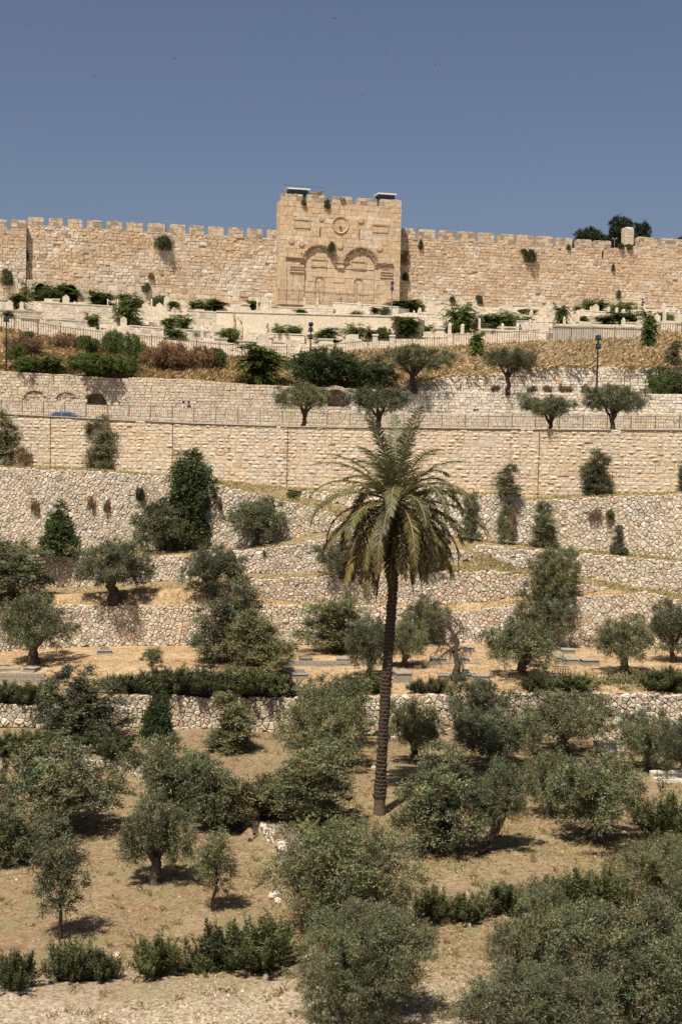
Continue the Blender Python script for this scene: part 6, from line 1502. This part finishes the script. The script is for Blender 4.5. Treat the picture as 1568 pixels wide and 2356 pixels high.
# ------------------------------------------------------------------ lamp posts
def lamp(u, vb, vt, label, p=None, heads=2, mat=None, globe=False):
    p = p or gp(u, vb); h = P(u, vt, p.y).z - p.z; t = empty('lamp_post', p); tag(t, label, 'lamp post'); m = mat or M_black
    MB().lathe([(.14, -.2), (.14, .25), (.09, .35), (.075, h * .5), (.055, h)], 10).build('pole', m, t, True)
    for i in range(heads):
        z = h - .25 - i * .75; sx = 1 if i % 2 else -1
        mb = MB(); mb.box(-.24, .24, -.30, .08, z - .2, z + .2, .03); mb.build('floodlight', m, t); MB().box(-.2, .2, -.33, -.302, z - .16, z + .16).build('lens', M_glass, t)
        MB().box(-.3, .3, .05, .1, z - .24, z - .18).build('bracket', m, t)
    if globe: MB().lathe([(.05, h), (.2, h + .1), (.27, h + .28), (.2, h + .46), (.04, h + .52)], 12).build('globe', m, t, True)
    return t
pE = lerp_at(LE1.top, 14); lamp(14, 852, 728, 'black lamp post at the frame edge on the bank', Vector((P(14, 850, pE.y + .6).x, pE.y + .6, pE.z)), 1, None, True)
lamp(713, 850, 752, 'black lamp post with stacked floodlights before the cream wall', gp(713, 842, 'hill_slope'), 2, None, True)
pE = lerp_at(LE1.top, 1372); lamp(1372, 896, 770, 'tall black lamp post with two floodlights on the golden slope', Vector((P(1372, 890, pE.y + .5).x, pE.y + .5, pE.z)), 2)
pE = gp(900, 730, 'cemetery_ground'); lamp(900, 730, 646, 'grey lamp post in front of the gate tower', pE, 2, M_grey)
# slack cable from the lamp post over the cream wall
a = P(676, 737, 172); b = P(916, 741, 172); t = MB(); t.tube([a.lerp(b, i / 12) - a + Vector((0, 0, -.55 * math.sin(math.pi * i / 12))) for i in range(13)], .022, 4)
o = t.build('slack_cable', M_black); o.location = a; tag(o, 'thin slack cable hanging before the cream wall', 'cable')

# ------------------------------------------------------------------ car
def car(p, rz):
    t = empty('parked_car', p, rz); tag(t, 'blue saloon car on the road behind the wall coping', 'car')
    M_blue = plain('blue_car_paint', (0.014, 0.038, 0.19), 0.5, 0.3, 0.0, 0.05); M_tyre = plain('tyre_rubber', (.02, .02, .02), .9, .1); M_rim = plain('alloy', (.5, .5, .52), .3, .5, .8, .05); M_red = plain('tail_lamp_red', (.5, .02, .02), .2, .5, 0, .05); M_lampw = plain('head_lamp', (.7, .7, .7), .1, .5, 0, .05)
    # body: stations along x (front +), half width, bottom, belt height
    st = [(-2.15, .70, .45, .78), (-2.1, .80, .32, .92), (-1.7, .85, .25, 1.0), (-.9, .87, .22, .98), (.3, .87, .22, .96), (1.0, .86, .22, .93), (1.6, .83, .25, .84), (2.05, .74, .32, .70), (2.15, .62, .42, .6)]
    vs = []; fs = []
    for x, w, zb, zt in st: vs += [(x, -w * .92, zb), (x, -w, (zb + zt) / 2), (x, -w * .95, zt), (x, 0, zt + .03), (x, w * .95, zt), (x, w, (zb + zt) / 2), (x, w * .92, zb)]
    for i in range(len(st) - 1):
        for q in range(7): fs.append((7 * i + q, 7 * i + (q + 1) % 7, 7 * i + 7 + (q + 1) % 7, 7 * i + 7 + q))
    fs += [tuple(range(6, -1, -1)), tuple(7 * (len(st) - 1) + q for q in range(7))]
    link('body', pymesh('body', vs, fs, M_blue, None, True), t)
    cs = [(-1.75, .74, .99), (-1.1, .62, 1.36), (-.5, .60, 1.43), (.2, .60, 1.42), (1.15, .74, .94)]
    vs = []; fs = []
    for x, w, z in cs: vs += [(x, -.80, .95), (x, -w, z - .05 if z > 1.1 else z), (x, -w * .7, z), (x, w * .7, z), (x, w, z - .05 if z > 1.1 else z), (x, .80, .95)]
    for i in range(len(cs) - 1):
        for q in range(5): fs.append((6 * i + q, 6 * i + q + 1, 6 * i + 7 + q, 6 * i + 6 + q))
    link('cabin', pymesh('cabin', vs, fs, M_blue, None, False), t)
    def pane(name, pts, n): o = link(name, pymesh(name, pts + [tuple(Vector(q) - Vector(n) * .02) for q in pts], [(0, 1, 2, 3), (4, 5, 6, 7), (0, 1, 5, 4), (1, 2, 6, 5), (2, 3, 7, 6), (3, 0, 4, 7)], M_glass), t)
    for s in (-1, 1):
        y = lambda z: s * (.80 - (z - .95) * .42 + .012)
        for x0, x1, x2, x3 in ((-1.45, -.42, -.5, -1.02), (-.34, .84, .22, -.42)):
            pane('side_window', [(x0, y(1.0), 1.0), (x1, y(1.0), 1.0), (x2, y(1.33), 1.33), (x3, y(1.31), 1.31)], (0, s, 0))
        MB().box(.75, .95, s * .88 - .09, s * .88 + .09, .98, 1.1, .02).build('mirror', M_blue, t)
        MB().box(-2.17, -2.08, s * .6 - .14, s * .6 + .14, .68, .84, .01).build('tail_lamp', M_red, t); MB().box(2.06, 2.14, s * .52 - .14, s * .52 + .14, .56, .68, .01).build('head_lamp', M_lampw, t)
        for x in (-1.3, 1.35):
            mb = MB().lathe([(.2, -.1), (.31, -.1), (.33, -.06), (.33, .06), (.31, .1), (.2, .1)], 20); o = mb.build('wheel', M_tyre, t, True); o.location = (x, s * .78, .33); o.rotation_euler = (math.pi / 2, 0, 0)
            r_ = MB().lathe([(.05, -.105), (.21, -.1), (.21, .1), (.05, .105)], 14).build('rim', M_rim, o)
    pane('rear_window', [(-1.68, -.66, 1.05), (-1.68, .66, 1.05), (-1.14, .5, 1.345), (-1.14, -.5, 1.345)], (-.4, 0, .7)); pane('windscreen', [(1.06, -.66, 1.0), (1.06, .66, 1.0), (.27, .5, 1.405), (.27, -.5, 1.405)], (.4, 0, .7))
    return t
pc = lerp_at(LG.top, 157); q = P(157, 958, pc.y + 3.2); car(Vector((q.x, q.y, ROAD_Z + .02)), -0.06)

# ------------------------------------------------------------------ people
def person(p, rz, label, top, legs, hair, arm_fwd=0.0, scale=1.0, hat=False):
    """one continuous skinned figure"""
    J = {'pel': (0, 0, .95, .14), 'wst': (0, 0, 1.1, .125), 'chs': (0, .01, 1.32, .15), 'nck': (0, .02, 1.5, .06), 'hd0': (0, .03, 1.56, .075), 'hd1': (0, .035, 1.66, .10), 'hd2': (0, .03, 1.74, .075)}
    E = [('pel', 'wst'), ('wst', 'chs'), ('chs', 'nck'), ('nck', 'hd0'), ('hd0', 'hd1'), ('hd1', 'hd2')]
    for s, n in ((-1, 'l'), (1, 'r')):
        J['sh' + n] = (s * .18, 0, 1.42, .07); J['el' + n] = (s * .24, .02 + arm_fwd * .12, 1.16, .048); J['wr' + n] = (s * .2, .08 + arm_fwd * .3, .95 + arm_fwd * .22, .034); J['ha' + n] = (s * .19, .1 + arm_fwd * .38, .88 + arm_fwd * .26, .035)
        J['hp' + n] = (s * .1, 0, .9, .11); J['kn' + n] = (s * .11, .03 + .06 * s, .5, .07); J['an' + n] = (s * .11, -.01 - .05 * s, .09, .045); J['to' + n] = (s * .12, .13 - .05 * s, .045, .035)
        E += [('chs', 'sh' + n), ('sh' + n, 'el' + n), ('el' + n, 'wr' + n), ('wr' + n, 'ha' + n), ('pel', 'hp' + n), ('hp' + n, 'kn' + n), ('kn' + n, 'an' + n), ('an' + n, 'to' + n)]
    ks = list(J); me = bpy.data.meshes.new('body'); me.from_pydata([J[k][:3] for k in ks], [(ks.index(a), ks.index(b)) for a, b in E], [])
    o = bpy.data.objects.new('body_skin', me); COL.objects.link(o); md = o.modifiers.new('skin', 'SKIN'); o.modifiers.new('sub', 'SUBSURF').levels = 1
    for i, k in enumerate(ks): me.skin_vertices[0].data[i].radius = (J[k][3], J[k][3]); me.skin_vertices[0].data[i].use_root = (k == 'pel')
    bpy.context.view_layer.update(); ev = o.evaluated_get(bpy.context.evaluated_depsgraph_get()); m2 = bpy.data.meshes.new_from_object(ev); bpy.data.objects.remove(o)
    for c, nm in ((top, 'shirt_cloth'), (legs, 'trouser_cloth'), ((.36, .22, .15), 'skin'), ((.03, .025, .02), 'shoe')): m2.materials.append(plain(nm, c, .8, .15, 0, .12))
    for f_ in m2.polygons:
        c = f_.center; f_.use_smooth = True
        f_.material_index = 3 if c.z < .08 else 1 if c.z < .98 and abs(c.x) < .17 else 2 if c.z > 1.49 or (abs(c.x) > .15 and (c.z < 1.12 + arm_fwd * .1) and c.z > .8) else 0
    t = empty('person', p, rz); t.scale = (scale,) * 3; tag(t, label, 'person'); m2.name = 'body'; link('body', m2, t)
    h = MB().lathe([(.108, 1.66), (.118, 1.71), (.108, 1.78), (.06, 1.835), (.01, 1.845)], 12); hh = h.build('hair', plain('hair', hair, .8, .2), t, True); hh.location = (0, .01, 0)
    MB().add([(0, .135, 1.68), (-.02, .13, 1.64), (.02, .13, 1.64), (0, .16, 1.645)], [(0, 1, 3), (0, 3, 2), (1, 2, 3)]).build('nose', m2.materials[2], t)
    for s in (-1, 1): MB().lathe([(.004, -.012), (.014, 0), (.004, .012)], 6).build('eye', M_black, t).location = (s * .04, .128, 1.69); MB().box(s * .105 - .012, s * .105 + .012, .0, .04, 1.65, 1.71).build('ear', m2.materials[2], t)
    if hat: MB().lathe([(.22, 1.76), (.21, 1.785), (.115, 1.79), (.11, 1.88), (.03, 1.9)], 14).build('hat', M_black, t, True)
    return t
for (u, rz, lab, top, legs, af) in ((421, -math.pi / 2, 'person in white shirt walking behind the road railing', (.62, .62, .62), (.05, .06, .1), .3), (434, -math.pi / 2 - .3, 'person in dark clothes beside the white-shirted walker', (.07, .05, .05), (.06, .06, .08), 1.0)):
    a = lerp_at(LRL.top, u); b = lerp_at(LE1.bot, u); q = a.lerp(b, .62); person(Vector((P(u, 930, q.y).x, q.y, q.z)), rz, lab, top, legs, (.02, .015, .012), af, .98)
p = gp(1477, 716, 'cemetery_ground'); person(p, math.pi + .4, 'visitor in black hat with red bag among the white graves', (.05, .03, .05), (.3, .03, .06), (.02, .02, .02), .8, 1.0, True)

# ------------------------------------------------------------------ birds
bm_ = [(0, -.16, 0), (0, .22, 0), (.05, 0, .02), (-.05, 0, .02), (.2, -.02, .10), (.45, -.12, .04), (.18, -.10, .08), (-.2, -.02, .10), (-.45, -.12, .04), (-.18, -.10, .08), (.05, -.28, 0), (-.05, -.28, 0), (0, 0, -.05)]
bf = [(1, 2, 3), (2, 0, 3), (2, 4, 6, 0), (4, 5, 6), (3, 0, 9, 7), (7, 9, 8), (0, 10, 11), (1, 12, 2), (1, 3, 12), (12, 0, 2), (12, 3, 0)]
bme = pymesh('bird', bm_, bf, M_black)
for i, (u, v) in enumerate([(141, 50), (61, 57), (770, 41), (811, 57), (1192, 80), (400, 134), (888, 124), (916, 152), (1000, 147), (775, 186), (217, 173), (572, 237), (47, 290), (834, 218)]):
    o = link('bird', bme); o.location = P(u, v, 150 + 5 * (i % 5)); o.rotation_euler = (.3 * (i % 3), .25 * (i % 4) - .3, i * 1.7); s = 0.55 if i != 8 else 0.9; o.scale = (s, s, s)
    tag(o, 'tiny dark bird flying in the open sky', 'bird', 'birds in the sky')

# ------------------------------------------------------------------ grass, straw, gravel
def blades(name, pos, ln, wd, lean, cols, label, seed, bias=(0, 0, 0), mat=None):
    r_ = np.random.default_rng(seed); n = len(pos); d = r_.normal(size=(n, 3)) * lean; d[:, 2] = 1.0; d = unit(d + np.array(bias)); L = ln * r_.uniform(.45, 1.3, n)
    s = unit(np.cross(d, r_.normal(size=(n, 3)))) * (wd * r_.uniform(.6, 1.3, n))[:, None]
    mid = pos + d * (L * .55)[:, None]; d2 = d.copy(); d2[:, 2] -= .55; tip = mid + unit(d2) * (L * .45)[:, None]
    V = np.stack([pos - s * .5, pos + s * .5, mid + s * .4, tip], 1).reshape(-1, 3)
    c = np.array(cols)[r_.integers(0, len(cols), n)] * r_.uniform(.7, 1.25, (n, 1))
    o = link(name, quadmesh(name, V, 4, mat or M_straw, c)); tag(o, label, None, None, 'stuff'); return o
def on_patch(a, b, n, seed, u0=-60, u1=1630, t0=0.02, t1=0.98, mask=None):
    r_ = np.random.default_rng(seed); A = np.array([tuple(p) for p in a]); B = np.array([tuple(p) for p in b]); u = r_.uniform(u0, u1, n); t = r_.uniform(t0, t1, n)
    pa = np.stack([np.interp(u, US, A[:, k]) for k in range(3)], 1); pb_ = np.stack([np.interp(u, US, B[:, k]) for k in range(3)], 1); p = pa + (pb_ - pa) * t[:, None]
    cl = np.sin(p[:, 0] * 1.3 + 2 * np.sin(p[:, 1] * .7)) + np.sin(p[:, 0] * .45 - p[:, 1] * 1.1) + r_.normal(0, .8, n)
    keep = cl > -.7
    if mask is not None: keep &= mask(u, t, r_)
    return p[keep]
ST = [(1, 1, 1), (1.12, 1.1, 1.05), (.85, .8, .75), (.7, .6, .5)]; BR = [(.62, .46, .38), (.5, .36, .3), (.8, .62, .5), (.42, .42, .25)]; GN = [(.42, .55, .35), (.6, .66, .42), (.85, .85, .7), (.35, .48, .25)]
blades('dry_grass', on_patch(LE2.top, LF.bot, 60000, 1, 800, 1640, -0.02, 1.0), .75, .07, .8, ST, 'long golden dry grass combed over the slope above the white wall', 2, (0.5, -.9, 0))
blades('brown_grass', on_patch(LE2.top, LF.bot, 34000, 3, -60, 640, -.01, 1.0, lambda u, t, r_: r_.random(len(u)) < 1), .6, .06, .6, BR + ST[:2], 'brown dry weeds on the bank below the fence', 4, (0, -.4, 0))
blades('dry_grass', on_patch(LE2.top, LF.bot, 9000, 5, 560, 860, -.01, 1.0), .6, .06, .6, ST[:3] + GN[:1], 'pale dry grass between the bank bushes', 6, (0, -.3, 0))
blades('terrace_grass', on_patch(LM.top, LK.bot, 26000, 7), .14, .045, .9, ST, 'short straw on the tomb terrace', 8)
blades('terrace_grass', np.concatenate([on_patch(LK.top, LJ.bot, 9000, 9), on_patch(LJ.top, LI.bot, 12000, 10), on_patch(LI.top, LH1.bot, 9000, 11)]), .17, .05, .9, ST + GN[:1], 'short dry grass on the middle terraces', 12)
blades('ramp_grass', np.concatenate([on_patch(LH1.top, LH2.bot, 14000, 13), on_patch(LH2.top, LG.bot, 9000, 14), on_patch(LJ.top, LI.bot, 9000, 15, 1020, 1640)]), .26, .05, .7, GN + ST[:2], 'greenish grass on the sloping terrace ramps', 16)
blades('grave_weeds', on_patch(LF.top, LC.bot, 9000, 17), .35, .07, .8, ST[:2] + GN, 'thin weeds between the graves', 18)
r_ = np.random.default_rng(20); gl = []
for _ in range(70000):
    u = r_.uniform(-30, 1600); v = 1695 + 680 * r_.random() ** 1.15
    r = ray(u, v); k = -17.7 / r.z; p = r * k
    if v > 2235 and r_.random() < .72: continue
    if math.sin(p.x * .8 + 1.5 * math.sin(p.y * .5)) + math.sin(p.y * .9 - p.x * .3) + r_.normal(0, .9) < -.3: continue
    gl.append((p.x, p.y, grove_z(p.x, p.y)))
gl = np.array(gl); far = gl[:, 0] > -4
blades('grove_straw', gl[~far], .13, .026, 1.3, [(.75, .68, .6), (.6, .5, .42), (.9, .85, .75), (.55, .5, .36)], 'cut straw littering the brown field', 21)
blades('grove_grass', gl[far], .18, .03, 1.0, [(.8, .75, .6), (.5, .6, .32), (.42, .52, .28), (.95, .9, .8)], 'sparse grass under the grove olives', 22)
tf = []
for _ in range(900):
    u = r_.uniform(-30, 1600); v = 1705 + 640 * r_.random()
    if u < 640 and v > 1800 and r_.random() < .6: continue
    r = ray(u, v); p = r * (-17.7 / r.z)
    for _k in range(int(r_.integers(8, 22))): a = r_.normal(0, .10, 2); tf.append((p.x + a[0], p.y + a[1], grove_z(p.x, p.y)))
blades('grass_tufts', np.array(tf), .28, .02, .5, [(.62, .6, .42), (.42, .5, .26), (.8, .72, .55), (.5, .42, .3)], 'dry weed tufts dotting the grove ground', 24)
# gravel of the path
vs = []; fs = []; cs = []; rr = random.Random(12)
for i in range(5200):
    u = rr.uniform(-30, 1600); v = 2356 - 150 * rr.random() ** 1.6 if i < 4200 else rr.uniform(1720, 2240)
    r = ray(u, v); k = -17.9 / r.z; p = r * k
    if i < 4200 and math.sin(p.x * .9 + 1.3 * math.sin(p.y * .8)) + math.sin(p.y * 1.3 - p.x * .4) + rr.gauss(0, .5) < -.1: continue
    z = grove_z(p.x, p.y); s = rr.uniform(.018, .05) * (1.8 if rr.random() < .07 else 1); k0 = len(vs)
    a = rr.uniform(0, 6.28); c, q = math.cos(a) * s, math.sin(a) * s
    vs += [(p.x + c, p.y + q, z), (p.x - q * .8, p.y + c * .8, z - .01), (p.x - c, p.y - q, z), (p.x + q * .7, p.y - c * .7, z - .01), (p.x + c * .2, p.y + q * .2, z + s * .8), (p.x - c * .4, p.y, z + s * .65)]
    fs += [tuple(k0 + j for j in f_) for f_ in ((0, 1, 4), (1, 5, 4), (1, 2, 5), (2, 3, 5), (3, 4, 5), (3, 0, 4))]; b = rr.uniform(.7, 1.1); cs += [(.56 * b, .48 * b, .38 * b)] * 6
o = link('gravel', pymesh('gravel', vs, fs, M_rubble, np.array(cs))); tag(o, 'pale gravel strewn over the path and field', None, None, 'stuff')

# ------------------------------------------------------------------ labels: look-alikes are told apart by counting along the row
ORD = ['first', 'second', 'third', 'fourth', 'fifth', 'sixth', 'seventh', 'eighth', 'ninth', 'tenth', 'eleventh', 'twelfth', 'thirteenth', 'fourteenth', 'fifteenth', 'sixteenth']
byl = {}
for o in COL.objects:
    if o.parent is None and o.get('label') and o.get('category'): byl.setdefault(o['label'], []).append(o)
for lab, os_ in byl.items():
    if len(os_) > 1:
        os_.sort(key=lambda o: proj(o.location)[0])
        for i, o in enumerate(os_): o['label'] = '%s, %s counting from the arcade side' % (lab, ORD[i])
for o in COL.objects:
    if o.parent is None and o.get('category') and not o.get('kind'): o['kind'] = 'thing'
